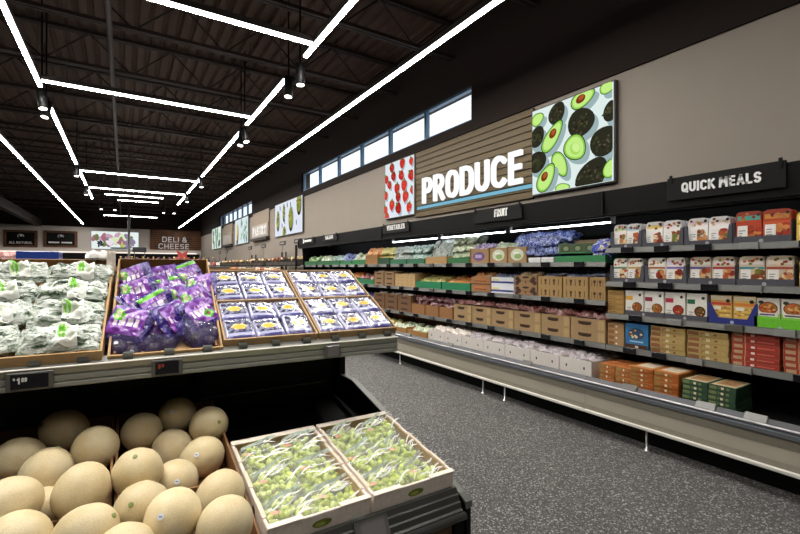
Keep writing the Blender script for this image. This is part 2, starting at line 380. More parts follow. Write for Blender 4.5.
b.box(XL-.2, XW+.3, YB-.2, YF+.2, ZC+.06, ZC+.12)
struct('ceiling', b, M['deck'])
n = 1
for k in range(20):
    y = -1.3+k*1.75; b = MB()
    for z in (4.86, 5.42): b.box(XL, XW-.03, y-.06, y-.01, z, z+.05); b.box(XL, XW-.03, y+.01, y+.06, z, z+.05)
    x = XL+.1; up = 0
    while x < XW-.7:
        x2 = x+.62
        b.tube([(x, y, 4.88 if up else 5.44), (x2, y, 5.44 if up else 4.88)], .014, '#404040', 5, False)
        if up and (int(x*10) % 2 == 0): b.tube([(x2, y, 4.88), (x2, y, 5.44)], .01, '#404040', 4, False)
        up = 1-up; x = x2
    struct('trim_%d' % n, b, M['joist']); n += 1
for (x, z, r) in ((-.17, 4.76, .035), (-5.6, 4.72, .05)):   # pipes and bridging along the hall
    b = MB(); b.tube([(x, YB, z), (x, YF, z)], r, '#404040', 10); struct('trim_%d' % n, b, M['joist']); n += 1
b = MB(); b.box(-4.45, -4.2, YB, YF, 3.9, 4.3); struct('trim_%d' % n, b, M['joist']); n += 1
for k, (a, c) in enumerate((W1, W2)):
    wn = bpy.data.objects.new('window_%d' % (k+1), None); COL.objects.link(wn); wn.location = (XW, a, WZ[0]); wn['kind'] = 'structure'
    L = c-a; Hh = WZ[1]-WZ[0]; npn = 6 if k == 0 else 7
    f = MB(); f.box(.02, .10, 0, L, 0, .04); f.box(.02, .10, 0, L, Hh-.04, Hh)
    for i in range(npn+1): y = i*(L-.06)/npn; f.box(.018, .098, y, y+.06, .01, Hh-.01)
    f.build('window_frame', M['win_frame'], wn)
    for i in range(npn):
        y = i*(L-.06)/npn+.06; p = MB(); p.box(.05, .056, y+.001, y+(L-.06)/npn-.061, .041, Hh-.041); p.build('pane', M['pane'], wn)

# ------------------------------------------------------------------ light bars and track spots
def bar(x0, y0, x1, y1, label, z=4.07):
    t = thing('light_bar', label, 'ceiling light', 'suspended light bars', ((x0+x1)/2, (y0+y1)/2, z), (0, 0, math.atan2(y1-y0, x1-x0)))
    L = math.hypot(x1-x0, y1-y0)/2
    d = MB(); d.m = 1; d.box(-L, L, -.024, .024, 0, .024, '#ffffff', 'b'); d.m = 0; d.poly([(-L, -.024, 0), (-L, .024, 0), (L, .024, 0), (L, -.024, 0)], '#ffffff'); d.build('diffuser', [M['led'], M['led_side']], t)
    h = MB(); h.box(-L, L, -.028, .028, .025, .09); h.build('housing', M['led_house'], t)
    for sx in (-.8, .8):
        c = MB(); c.tube([(L*sx, 0, .09), (L*sx, 0, ZC-.056-z)], .003, '#202020', 5); c.build('cable', M['led_house'], t)
segs = [(-1.6, 2.1, 'overhead above the island'), (2.2, 5.29, 'nearest full bar before the paired spotlights'), (6.1, 8.4, 'short bar between two pairs of spotlights'), (8.95, 13.9, 'long bar beyond the second pair of spotlights'), (14.2, 17.35, 'short bar just past the third spotlight'), (17.7, 20.6, 'farthest bar of its line')]
for a, c, d in segs:
    bar(1.92, a, 1.92, c, 'white light bar right of the ceiling rectangle, '+d)
    bar(-1.03, a if a > 8 or a < 5 else 5.6, -1.03, min(c, 8.2) if 6 < a < 8 else c, 'white light bar left of the ceiling rectangle, '+d)
for y, d in ((4.95, 'nearest and largest'), (7.95, 'second from the front'), (14.8, 'third from the front'), (17.75, 'fourth from the front')):
    bar(-.985, y, 1.875, y, 'white light bar crossing between the two lines, '+d)
bar(-.58, 19.1, 1.27, 19.1, 'short white crossing light bar, first beyond the rectangle')
bar(-.2, 20.5, 1.19, 20.5, 'shorter crossing light bar, second beyond the rectangle')
bar(-.85, 26.8, 1.5, 26.8, 'faint far crossing light bar above the pole')
for i, (a, c) in enumerate(((2.0, 5), (5.03, 8), (8.03, 14.1), (14.25, 20), (20.1, 26), (26.1, 33))):
    bar(3.13, max(a, 2.6), 3.13, c, 'white light bar of the long right-hand line by the windows, %s from the viewer' % ORD[i])
    bar(-2.12, a, -2.12, c, 'white light bar of the long left-hand line, %s from the viewer' % ORD[i])
def spot(x, y, aim, label, power=0):
    t = thing('track_spotlight', label, 'spotlight', 'track spotlights', (x, y, 3.93))
    a = MB(); a.tube([(0, 0, .13), (0, 0, ZC-.056-3.93)], .012, '#222222', 6); a.build('stem', M['black'], t)
    d = (Vector(aim)-Vector((x, y, 3.93))).normalized(); q = d.to_track_quat('-Z', 'Y')
    h = MB(); h.M = q.to_matrix().to_4x4(); h.tube([(0, 0, .135), (0, 0, .13), (0, 0, -.12), (0, 0, -.14)], [.03, .06, .06, .056], '#202020', 16)
    h.build('housing', M['black_satin'], t)
    l = MB(); l.M = q.to_matrix().to_4x4(); l.tube([(0, 0, -.132), (0, 0, -.142)], .048, '#ffffff', 16); l.build('lens', M['lens'], t)
    if power:
        ld = bpy.data.lights.new('spotlight_lamp', 'SPOT'); ld.energy = power; ld.spot_size = math.radians(48); ld.spot_blend = .6
        ld.shadow_soft_size = .05; ld.color = (1, .96, .9)
        lo = bpy.data.objects.new('spotlight_lamp', ld); COL.objects.link(lo); lo.parent = t
        lo.location = d*.165; lo.rotation_mode = 'QUATERNION'; lo.rotation_quaternion = q
P1 = 'black track spotlight '
spot(1.92, 5.48, (1.95, 5.3, 0), P1+'right line, nearest pair, closer to the viewer', SPOT)
spot(1.92, 5.95, (1.7, 5.7, 0), P1+'right line, nearest pair, farther from the viewer', SPOT)
spot(1.92, 8.55, (2.6, 7.6, 0), P1+'right line, second pair, closer to the viewer')
spot(1.92, 8.85, (1.3, 8.2, 0), P1+'right line, second pair, farther from the viewer')
spot(-1.03, 8.35, (-.6, 7.6, 0), P1+'left line, first pair, closer to the viewer')
spot(-1.03, 8.8, (-1.6, 8.2, 0), P1+'left line, first pair, farther from the viewer')
spot(-1.03, 14.05, (-1.2, 13.5, 0), P1+'left line, single one past the long bar')
spot(1.92, 14.05, (2.1, 13.5, 0), P1+'right line, single one past the long bar')
spot(-1.03, 17.5, (-1.2, 17, 0), P1+'left line, single one past the short bar')
spot(1.92, 17.5, (2.1, 17, 0), P1+'right line, single one past the short bar')
for x, d in ((-.78, 'leftmost'), (-.32, 'second from the left'), (1.45, 'third from the left'), (1.85, 'rightmost')):
    spot(x, 21.6, (x, 20.9, 0), P1+'in the far row of four, '+d)
# unseen spotlights added above the view to brighten the island
for x, d in ((-.5, 'left'), (.25, 'middle'), (.95, 'right')):
    spot(x, .85, (x*.8, 2.15, 1.25), P1+'added unseen over the viewer for the upper deck, %s one of three' % d, SPOT*.4)
for x, d in ((-.55, 'left'), (.0, 'middle'), (.75, 'right')):  # also added out of view, to light the lower bin from above
    spot(x, 2.05, (x*.8, 1.3, .75), P1+'added unseen above the melons and grapes, %s one of three' % d, SPOT)

# ------------------------------------------------------------------ signs on the right wall
PX = XW
b = thing('sign_board', 'olive slatted board behind the white PRODUCE letters', 'sign', None, (PX, 6.77, 2.36))
s_ = MB(); s_.box(-.02, 0, -2.77, 0, 0, 1.2); s_.build('backing', M['slat_gap'], b)
for i in range(12):
    s_ = MB(); s_.rbox(-.04, -.02, -2.77, 0, i*.1+.006, i*.1+.094, '#76623f', .004); s_.build('slat', M['slat'], b)
wd = 'PRODUCE'; me = text_mesh(wd, 2.32, .455, .05, .155, .2)
o = inst('sign_lettering', me, 'big white lit letters PRODUCE on the olive board', 'lettering', None, mw=wallframe(PX-.045, 6.48, 2.585)); me.materials.append(M['letter'])
s_ = MB(); s_.rbox(-.06, -.041, -2.73, 0, 0, .05, '#8fd0ea', .004)
o = s_.build('light_strip', M['blue_glow'], None, (PX, 6.68, 2.50)); setp(o, 'thin pale blue glowing line under the PRODUCE letters', 'light strip')

def panel(name, label, y1, wd, z, h, art, parent_x=PX, frame='#4a4744', mw=None):
    t = thing(name, label, 'sign', None, mw=mw if mw else wallframe(parent_x, y1, z))
    f = MB(); f.rbox(-.02, wd+.02, -.02, h+.02, 0, .06, frame, .006); f.build('case', M['plain'], t)
    p = MB(); p.box(0, wd, 0, h, .061, .064, '#e8f2ee'); art(p, wd, h); p.build('printed_picture', M['screen'], t)
    return t
def E_(p, wd, h, cu, cv, ru, rv, deg, col, lay, egg=0):
    a = math.radians(deg); ca, sa = math.cos(a), math.sin(a)
    c = (cu*wd, cv*h); n = 22; pts = []
    for i in range(n):
        t = 2*PI*i/n; x = ru*math.cos(t); y = rv*math.sin(t)*(1-egg*math.cos(t))
        px_ = min(max(c[0]+(x*ca-y*sa), 0), wd); py_ = min(max(c[1]+(x*sa+y*ca), 0), h)
        pts.append((px_, py_, .0645+lay*.0004))
    p.poly(pts, col)
def art_avocado(p, wd, h):
    r = random.Random(3); p.box(0, wd, 0, h, .0641, .0643, '#dfeeea')
    def px2(x, y): u = (x-35)/333; top = 155-117*u; bot = 505-60*u; return u, 1-(y-top)/(bot-top)
    k = 1.1/340; lay = [1]
    def whole(x, y, a, b_, d):
        u, v = px2(x, y); E_(p, wd, h, u+.04, v-.06, a*k*1.02, b_*k, d, '#9cb3b6', lay[0], .08); lay[0] += 1
        E_(p, wd, h, u, v, a*k, b_*k, d, '#2e2d22', lay[0], .12); lay[0] += 1
        for i in range(26):
            t = r.uniform(0, 6.28); q = r.uniform(0, .8)
            E_(p, wd, h, u+a*k/wd*q*math.cos(t), v+b_*k/h*q*math.sin(t), .02*r.uniform(.5, 1.2), .012, r.uniform(0, 180), r.choice(['#433f2a', '#55503a', '#231f18', '#3c4426']), lay[0])
        lay[0] += 1
    def half(x, y, a, b_, d, pit=None, hole=False):
        u, v = px2(x, y); E_(p, wd, h, u+.045, v-.055, a*k, b_*k, d, '#9cb3b6', lay[0], .2); lay[0] += 1
        E_(p, wd, h, u, v, a*k, b_*k, d, '#3d4a1e', lay[0], .2); lay[0] += 1
        E_(p, wd, h, u, v, a*k*.93, b_*k*.9, d, '#8fd052', lay[0], .2); lay[0] += 1
        E_(p, wd, h, u, v, a*k*.8, b_*k*.76, d, '#c4ee84', lay[0], .2); lay[0] += 1
        if pit:
            u2, v2 = px2(*pit); E_(p, wd, h, u2, v2, 20*k, 15*k, d, '#7a3617', lay[0]); lay[0] += 1
            E_(p, wd, h, u2+.008, v2+.012, 12*k, 8*k, d, '#a95a2c', lay[0]); lay[0] += 1
        if hole:
            E_(p, wd, h, u, v-.01, a*k*.48, b_*k*.42, d, '#a6db62', lay[0]); lay[0] += 1
            E_(p, wd, h, u+.01, v, a*k*.38, b_*k*.3, d, '#cdf293', lay[0]); lay[0] += 1
    whole(148, 158, 44, 36, 60); whole(358, 158, 36, 26, 80); half(256, 100, 52, 32, 15, (248, 102)); whole(250, 200, 56, 52, 0)
    half(62, 186, 32, 26, 20); whole(58, 260, 44, 36, 60); whole(340, 280, 58, 50, 20); half(130, 258, 70, 32, 50, (133, 245)); half(228, 306, 52, 46, -50, None, True)
    whole(62, 366, 46, 42, 20); half(165, 375, 56, 30, -62); half(104, 432, 62, 36, 55, (97, 427)); whole(292, 425, 74, 52, 45); half(352, 62, 30, 22, 0); half(178, 474, 34, 18, 0); half(360, 395, 34, 24, 70)
def art_straw(p, wd, h):
    r = random.Random(5); p.box(0, wd, 0, h, .0641, .0643, '#dfe9f0'); lay = 1
    for (x, y, s) in ((.25, .90, 1), (.62, .92, 1.05), (.92, .90, .8), (.05, .72, .9), (.32, .74, 1), (.60, .71, 1.05), (.93, .66, 1.1), (.18, .6, .9), (.45, .5, 1.1), (.70, .52, 1.15), (.05, .42, .9), (.50, .34, 1), (.75, .32, 1.15), (.98, .4, .8), (.28, .22, 1.1), (.52, .14, 1.2), (.05, .15, .9), (.88, .12, 1), (.12, .02, .9)):
        d = r.uniform(60, 130)
        s *= 1.05
        E_(p, wd, h, x+.03, y-.03, .105*s, .075*s, d+180, '#aab6c0', lay, .25); lay += 1
        E_(p, wd, h, x, y, .092*s, .082*s, d+180, r.choice(['#c22a24', '#d33a30', '#a91d1c']), lay, .25); lay += 1
        for q in range(5): E_(p, wd, h, x+r.uniform(-.04, .04), y+r.uniform(-.04, .04), .007, .005, 0, '#f0a080', lay)
        lay += 1
        a = math.radians(d)
        for q in (-30, 0, 30): E_(p, wd, h, x+math.cos(a)*.085*s/wd, y+math.sin(a)*.085*s/h, .035*s, .012*s, d+q, '#3c7a2a', lay)
        lay += 1
def art_green(p, wd, h):
    p.box(0, wd, 0, h, .0641, .0643, '#e2e8f4'); lay = 1; r = random.Random(8)
    for (x, y, a, b_) in ((.12, .52, .36, .17), (.62, .48, .40, .23), (.9, .85, .36, .22), (.36, .72, .30, .12), (.38, .1, .22, .17)):
        E_(p, wd, h, x+.02, y-.04, a, b_, 90, '#b4bccb', lay); lay += 1
        E_(p, wd, h, x, y-.05, a, b_*.95, 90, '#3b2d1f', lay); lay += 1
        E_(p, wd, h, x, y, a*.86, b_*.85, 90, '#8f9540', lay); lay += 1
        for q in range(14): E_(p, wd, h, x+r.uniform(-.06, .06)*b_/.2, y+r.uniform(-.18, .18)*a/.36, .06, .03, r.uniform(0, 180), r.choice(['#c5b94a', '#5f7a2c', '#6b5127', '#a9b05a']), lay)
        lay += 1
    for x, y in ((.22, .85), (.5, .88), (.62, .86), (.82, .3), (.3, .3), (.4, .4)): E_(p, wd, h, x, y, .09, .035, 100, '#28323c', lay)
def art_bottle(p, wd, h):
    p.box(0, wd, 0, h, .0641, .0643, '#dbe9ea'); r = random.Random(9)
    E_(p, wd, h, .22, .45, .42, .2, 90, '#a87c22', 1); E_(p, wd, h, .2, .6, .3, .12, 90, '#d9c06a', 2); E_(p, wd, h, .18, .1, .12, .2, 90, '#6e4a16', 2)
    for i in range(20): E_(p, wd, h, r.uniform(.45, .95), r.uniform(.1, .9), .22, .05, r.uniform(30, 110), r.choice(['#8fb59a', '#6f8f86', '#bfd8c8', '#4c6a62']), 3+i)
def art_salad(p, wd, h):
    p.box(0, wd, 0, h, .0641, .0643, '#dce9df'); r = random.Random(10)
    for i in range(22): E_(p, wd, h, r.uniform(.1, .9), r.uniform(.1, .9), .25, .16, r.uniform(0, 180), r.choice(['#9fc78d', '#7e9f86', '#c8d8b8', '#5f6f6a', '#b9b2c0']), 1+i)
panel('picture_sign', 'lit picture sign of whole and halved avocados right of the PRODUCE letters', 3.98, 1.13, 2.40, 1.09, art_avocado)
panel('picture_sign', 'lit picture sign of strawberries left of the PRODUCE letters', 7.83, 1.05, 2.44, 1.1, art_straw)
panel('picture_sign', 'lit picture sign of green stuffed vegetables, nearest on the far wall stretch', 15.62, 2.8, 2.52, 1.1, art_green)
panel('picture_sign', 'lit picture sign of a brown bottle and leaves beyond the pastry sign', 22.28, 2.6, 2.52, 1.15, art_bottle)
panel('picture_sign', 'lit pale green picture sign, farthest on the right wall', 28.85, 2.9, 2.52, 1.2, art_salad)
for y1, wd, txt, lab in ((18.9, 2.4, 'PASTRY', 'grey sign box reading PASTRY between two lit pictures'), (25.2, 2.2, None, 'grey blurred sign box between the two farthest lit pictures')):
    t = thing('wall_sign', lab, 'sign', None, mw=wallframe(PX, y1, 2.5))
    q = MB(); q.rbox(0, wd, .1, 1.15, 0, .05, '#8a7761', .01); q.build('backing', M['plain'], t)
    q = MB(); q.rbox(.05, wd-.02, .12, .62, .051, .10, '#a9a29b', .01); q.build('letter_panel', M['plain'], t)
    q = MB(); q.rbox(-.03, wd+.02, 0, .099, 0, .16, '#2b2927', .01); q.build('ledge', M['plain'], t)
    if txt:
        me = text_mesh(txt, wd*.82, .34, .02, .2, .2); me.materials.append(M['letter_matte']); o = inst('lettering', me, parent=t); o.location = (wd*.11, .2, .101)

# ------------------------------------------------------------------ far wall
t = thing('wood_panel', 'dark wood plank panel with white letters DELI & CHEESE on the far wall', 'wall panel', None, mw=frontframe(1.47, YF-.01, 2.62))
q = MB()
for i in range(10): q.rbox(0, 3.12, i*.135, i*.135+.13, 0, .05, '#5d3d28', .005)
q.build('planks', M['deli_wood'], t)
for tx, z, wd, x0 in (('DELI &', .52, 1.5, .72), ('CHEESE', .06, 1.85, .5)):
    me = text_mesh(tx, wd, .36, .04, .14, .2); me.materials.append(M['letter_dim']); o = inst('lettering', me, parent=t); o.location = (x0, z, .051)
def art_flowers(p, wd, h):
    r = random.Random(11); p.box(0, wd, 0, h, .0641, .0643, '#e6f0ee')
    for i in range(60):
        u = r.gauss(.52, .17); v = r.gauss(.5, .2)
        if not (.05 < u < .95 and .03 < v < .95): continue
        E_(p, wd, h, u, v, .22, .12, r.uniform(0, 180), r.choice(['#a86a7c', '#b7c26a', '#e9dfe8', '#8d7f9c', '#6f7d4e', '#d8e6b8', '#c7a1b3']), 1+i)
    for i in range(7): E_(p, wd, h, .17+r.uniform(-.05, .05), .3+r.uniform(-.15, .15), .12, .05, r.uniform(0, 180), '#27333b', 62+i)
    for i in range(5): E_(p, wd, h, .45+i*.06, .06, .16, .05, 0, '#3a4448', 70+i)
panel('picture_sign', 'lit flower and cheese picture on the far wall left of the wood panel', 0, 2.55, 0, 1.12, art_flowers, frame='#6a6663', mw=frontframe(-1.74, YF, 2.6))
for x0, wd, z0, txt, lab in ((-5.92, 1.55, 2.62, 'ALL NATURAL', 'wood framed black sign reading ALL NATURAL, leftmost on the far wall'), (-4.1, 1.66, 2.66, None, 'wood framed black sign with a small emblem, right of the ALL NATURAL one')):
    t = thing('wall_sign', lab, 'sign', None, mw=frontframe(x0, YF, z0))
    q = MB(); q.box(0, wd, 0, .12, 0, .06); q.box(0, wd, .88, 1.0, 0, .06); q.box(0, .14, .12, .88, 0, .06); q.box(wd-.14, wd, .12, .88, 0, .06); q.build('frame', M['deli_wood'], t)
    q = MB(); q.box(.14, wd-.14, .12, .88, 0, .03); q.build('board', M['black_satin'], t)
    q = MB(); q.tube([(wd/2+.14*math.cos(a*.5), .66+.1*math.sin(a*.5), .035) for a in range(-1, 9)], .014, '#dddddd', 5); q.disc((wd/2+.02, .68, .036), (.07, 0, 0), (0, .05, 0), '#e8e8e8', 10); q.build('emblem', M['letter_matte'], t)
    if txt: me = text_mesh(txt, wd-.5, .14, .01, .2, .2); me.materials.append(M['letter_matte']); o = inst('lettering', me, parent=t); o.location = (.25, .2, .031)
    else:
        q = MB()
        for x in (.24, .86): q.rbox(x, x+.52, .24, .33, .031, .036, '#dcdcdc', .002)
        q.build('caption', M['letter_matte'], t)
b = thing('deli_case', 'long black service case along the far wall with a glowing lamp strip', 'display case', None, (0, YF, 0))
q = MB(); q.rbox(-8, 4.4, -1.0, -.02, 0, 1.5, '#101012', .02); q.build('body', M['black'], b)
q = MB(); q.rbox(-8, 4.4, -.9, -.02, 1.9, 2.3, '#101012', .02); q.build('canopy', M['black'], b)
q = MB(); q.box(-8, 4.4, -.1, -.02, 1.5, 1.9); q.build('back_panel', M['black_satin'], b)
q = MB(); q.rbox(-7.8, 4.3, -.25, -.1, 2.32, 2.4, '#ffffff', .01); q.build('lamp_strip', emat('far_strip_glow', '#fff4e6', 1.3), b)
q = MB(); q.rbox(-8, 4.4, -.9, -.06, 2.302, 2.318, '#101012', .004); q.build('ledge', M['grey_rail'], b)
t = thing('pole', 'thin grey floor-to-ceiling pole in front of the flower picture', 'pole', None, (.21, 26, 0))
q = MB(); q.tube([(0, 0, 0), (0, 0, 4.85)], .055, '#808080', 12); q.build('shaft', M['grey_rail'], t)
q = MB(); q.tube([(0, 0, 0), (0, 0, .02)], .14, '#808080', 16); q.build('base_plate', M['grey_rail'], t)

# ------------------------------------------------------------------ refrigerated wall cases
XS = 3.76; XBK = 4.48
def case(y0, y1, label, shelves, tags_at, lamp=True):
    t = thing('refrigerated_case', label, 'refrigerated case', 'refrigerated cases along the right wall', (0, y0, 0))
    L = y1-y0; g = .002
    def part(name, m, fn, par=t):
        q = MB(); fn(q); return q.build(name, M[m], par)
    part('kick_plate', 'black', lambda q: q.box(3.63, 4.5, g, L-g, 0, .17))
    part('lower_panel', 'beige_panel', lambda q: q.prism([(3.45, .20), (3.452, .24), (3.475, .32), (3.46, .385), (4.5, .385), (4.5, .171), (3.46, .171)], g, L-g))
    part('kick_lip', 'lip', lambda q: q.rbox(3.435, 3.458, g, L-g, .172, .20, '#ffffff', .006))
    bp = part('bumper', 'bumper', lambda q: q.prism([(3.46, .386), (3.437, .395), (3.435, .42), (3.442, .425), (3.44, .443), (3.49, .45), (3.52, .386)], g, L-g))
    part('chrome_strip', 'chrome', lambda q: q.rbox(3.432, 3.452, g, L-g, .4435, .4535, '#c8c8c8', .003), bp)
    part('deck', 'black', lambda q: q.box(3.525, 4.498, g, L-g, .387, .42))
    part('deck_rail', 'dark_rail2', lambda q: (q.prism([(3.453, .4505), (3.488, .48), (3.496, .48), (3.51, .4505)], g, L-g)))
    part('back_panel', 'black_satin', lambda q: q.box(4.5, 4.56, g, L-g, .15, 1.98))
    part('end_panel', 'black', lambda q: q.prism([(3.64, .2), (3.9, .6), (3.95, 1.93), (4.5, 1.93), (4.5, .2)], g, .016)) if y0 < 0 else None
    if y0 > 6: part('end_panel', 'black', lambda q: q.prism([(3.64, .2), (3.9, .6), (3.8, 1.9), (3.76, 2.03), (4.5, 2.03), (4.5, .2)], L-.016, L-g))
    cn = part('canopy', 'black', lambda q: q.prism([(3.715, 1.905), (3.70, 2.14), (4.55, 2.15), (4.55, 1.985), (4.2, 1.985), (3.9, 2.03), (3.76, 2.03), (3.74, 1.905)], g, L-g))
    part('canopy_seam', 'black_satin', lambda q: (q.rbox(3.70, 3.722, g, L-g, 1.918, 1.926, '#0c0d0f', .002), q.rbox(3.69, 3.71, L-.02, L-.004, 1.93, 2.14, '#0c0d0f', .003)), cn)
    k = int(L/.0245)
    part('air_grille', 'tag_grey', lambda q: [q.box(4.0, 4.1, .02+i*.0245, .03+i*.0245, 1.975, 2.02) for i in range(k)], cn)
    if True:
        n = max(1, round(L/1.22)); lx, lz = (3.92, 1.875) if lamp else (3.79, 1.955)
        for i in range(n):
            lp = part('lamp', 'tube', lambda q: q.tube([(lx, i*L/n+.04, lz), (lx, (i+1)*L/n-.04, lz)], .008, '#ffffff', 8), cn)
            part('lamp_cap', 'tag_light', lambda q: q.box(lx-.02, lx+.02, i*L/n+.012, i*L/n+.038, lz-.015, 2.04), lp)
            part('lamp_cap', 'tag_light', lambda q: q.box(lx-.02, lx+.02, (i+1)*L/n-.038, (i+1)*L/n-.012, lz-.015, 2.04), lp)
    for z in shelves:
        sh = part('shelf', 'black', lambda q: q.box(XS+.02, 4.49, g, L-g, z+.02, z+.036))
        part('price_rail', 'grey_rail', lambda q: q.prism([(XS, z), (XS-.008, z+.004), (XS+.004, z+.046), (XS+.019, z+.05), (XS+.019, z)], g, L-g), sh)
        m = round(L/1.22)
        for i in range(m+1):
            y = min(max(i*L/m, .012), L-.012)
            part('bracket', 'black_satin', lambda q: q.prism([(XS+.03, z+.018), (4.49, z+.018), (4.49, z-.07)], y-.008, y+.008), sh)
        n = 0
        for y, kind in tags_at[z]:
            if y0 < y < y1:
                part('price_tag', kind, lambda q: (q.rbox(XS-.016, XS-.006, y-y0-.055, y-y0+.055, z+.001, z+.05, '#555555', .003), q.rbox(XS-.022, XS-.006, y-y0-.06, y-y0-.052, z-.002, z+.053, '#555555', .002)), sh)
    for y, kind in tags_at['deck']:
        if y0 < y < y1:
            part('price_tag', kind, lambda q: q.prism([(3.442, .458), (3.478, .498), (3.483, .494), (3.46, .459)], y-y0-.06, y-y0+.06))
    for y in (1.91, 3.44, 3.78, 5.58, 7.4, 9.2):
        if y0 < y < y1:
            part('foot_post', 'chrome', lambda q: (q.tube([(3.50, y-y0, .012), (3.50, y-y0, .171)], .009, '#c8c8c8', 8), q.tube([(3.50, y-y0, 0), (3.50, y-y0, .012)], .02, '#c8c8c8', 10)))
    return t
ZQ = (1.575, 1.27, .98, .69); ZP = (1.45, 1.09, .69)
def spread(a, b, n, kinds): return [(a+(b-a)*(i+.5)/n, kinds[i % len(kinds)]) for i in range(n)]
TQ = {1.575: [(2.22, 'tag'), (1.93, 'tag'), (1.62, 'tag'), (1.33, 'tag_light'), (1.0, 'tag')], 1.27: [(2.2, 'tag'), (1.9, 'tag'), (1.58, 'tag'), (1.31, 'tag_light'), (.95, 'tag')],
      .98: [(2.15, 'tag'), (1.83, 'tag_light'), (1.42, 'tag_grey'), (1.13, 'tag_light'), (.9, 'tag')], .69: [(2.2, 'tag'), (1.95, 'tag'), (1.68, 'tag_light'), (1.37, 'tag_light'), (1.03, 'tag')],
      'deck': [(2.55, 'tag_grey'), (2.03, 'tag_grey'), (1.48, 'tag_light'), (1.19, 'tag_light')]}
TP = {z: spread(2.5, 10.6, 20, ('tag', 'tag', 'tag_grey', 'tag')) for z in ZP}; TP['deck'] = [(3.1, 'tag_grey'), (4.35, 'tag_grey'), (5.3, 'tag_grey'), (6.4, 'tag_grey')]
case(-.8, 2.43, 'black open cold case under the QUICK MEALS sign, nearest', ZQ, TQ, False)
case(2.43, 6.5, 'black open cold case of produce under the FRUIT sign, middle one', ZP, TP)
case(6.5, 10.7, 'black open cold case of vegetables, farthest one with the small signs', ZP, TP, False)
t = thing('sign_post', 'thin black post at the far end of the cold cases', 'post', None, (3.66, 10.75, 0))
q = MB(); q.rbox(-.02, .02, -.02, .02, 0, 2.0, '#121214', .004); q.build('shaft', M['black'], t)
q = MB(); q.rbox(-.06, .06, -.02, .02, 0, .012, '#121214', .003); q.build('foot', M['black'], t)
def headsign(txt, ya, yb, z0, z1, label, ta, tb, tz0, tz1):
    t = thing('header_sign', label, 'sign', 'small black signs on the case canopies', mw=wallframe(3.70, ya, z0))
    wd = ya-yb; h = z1-z0
    q = MB(); q.rbox(0, wd, 0, h, .002, .014, '#0f0f11', .003); q.build('plate', M['black_satin'], t)
    for x in (.02, wd-.04): q = MB(); q.rbox(x, x+.022, h-.05, h+.02, .0145, .022, '#222222', .002); q.build('clip', M['black'], t)
    if not txt:
        q = MB(); q.rbox(ya-ta, ya-ta+.06, tz0-z0-.02, tz1-z0+.01, .0145, .018, '#e8e8e8', .001); q.build('emblem', M['letter_matte'], t)
        q = MB(); q.rbox(ya-ta+.09, ya-tb, tz0-z0+.005, tz1-z0-.015, .0145, .018, '#e8e8e8', .001); q.build('caption', M['letter_matte'], t); return
    me = text_mesh(txt, ta-tb, tz1-tz0, .005, .2, .22); me.materials.append(M['letter_matte']); o = inst('lettering', me, parent=t); o.location = (ya-ta, tz0-z0, .0145)
headsign('QUICK MEALS', 1.85, 1.10, 1.975, 2.155, 'black header sign reading QUICK MEALS', 1.74, 1.235, 2.03, 2.105)
headsign('FRUIT', 4.15, 3.37, 1.985, 2.15, 'black header sign reading FRUIT', 3.79, 3.58, 2.035, 2.125)
headsign('VEGETABLES', 6.42, 5.62, 2.0, 2.15, 'black header sign reading VEGETABLES', 6.28, 5.74, 2.05, 2.13)
headsign('SALADS', 9.05, 8.3, 2.0, 2.14, 'small black header sign reading SALADS', 8.9, 8.5, 2.04, 2.12)
headsign(None, 10.45, 9.6, 2.0, 2.14, 'small black header sign nearest the far case end', 10.3, 9.75, 2.04, 2.11)

# ------------------------------------------------------------------ goods in the cold cases
# every box stands with its front at x = 0, its width along y, its height along z
def fq(q, W, H, u0, u1, v0, v1, col, e=1):
    x = -.0007*e; q.poly([(x, W/2-u0*W, v0*H), (x, W/2-u1*W, v0*H), (x, W/2-u1*W, v1*H), (x, W/2-u0*W, v1*H)], col)
def fe(q, W, H, u, v, ru, rv, col, e=2, n=12):
    x = -.0007*e; q.poly([(x, W/2-u*W+ru*math.cos(2*PI*i/n), v*H+rv*math.sin(2*PI*i/n)) for i in range(n)], col)
def tilt(o, deg): o.rotation_euler.y = math.radians(deg)
def open_box(q, W, D, H, col, hf=None, inner=None, t=.005):
    hf = H if hf is None else hf; ic = inner or col
    q.box(0, D, -W/2, W/2, 0, t, col)
    q.box(0, t, -W/2, W/2, t, hf, col); q.box(D-t, D, -W/2, W/2, t, H, ic)
    q.box(t, D-t, -W/2, -W/2+t, t, H, col); q.box(t, D-t, W/2-t, W/2, t, H, col)
FOOD = ['#b5532a', '#8c3a20', '#c9824a', '#d8b078', '#6f7a34', '#a03024', '#e2c9a0', '#7a4a28']
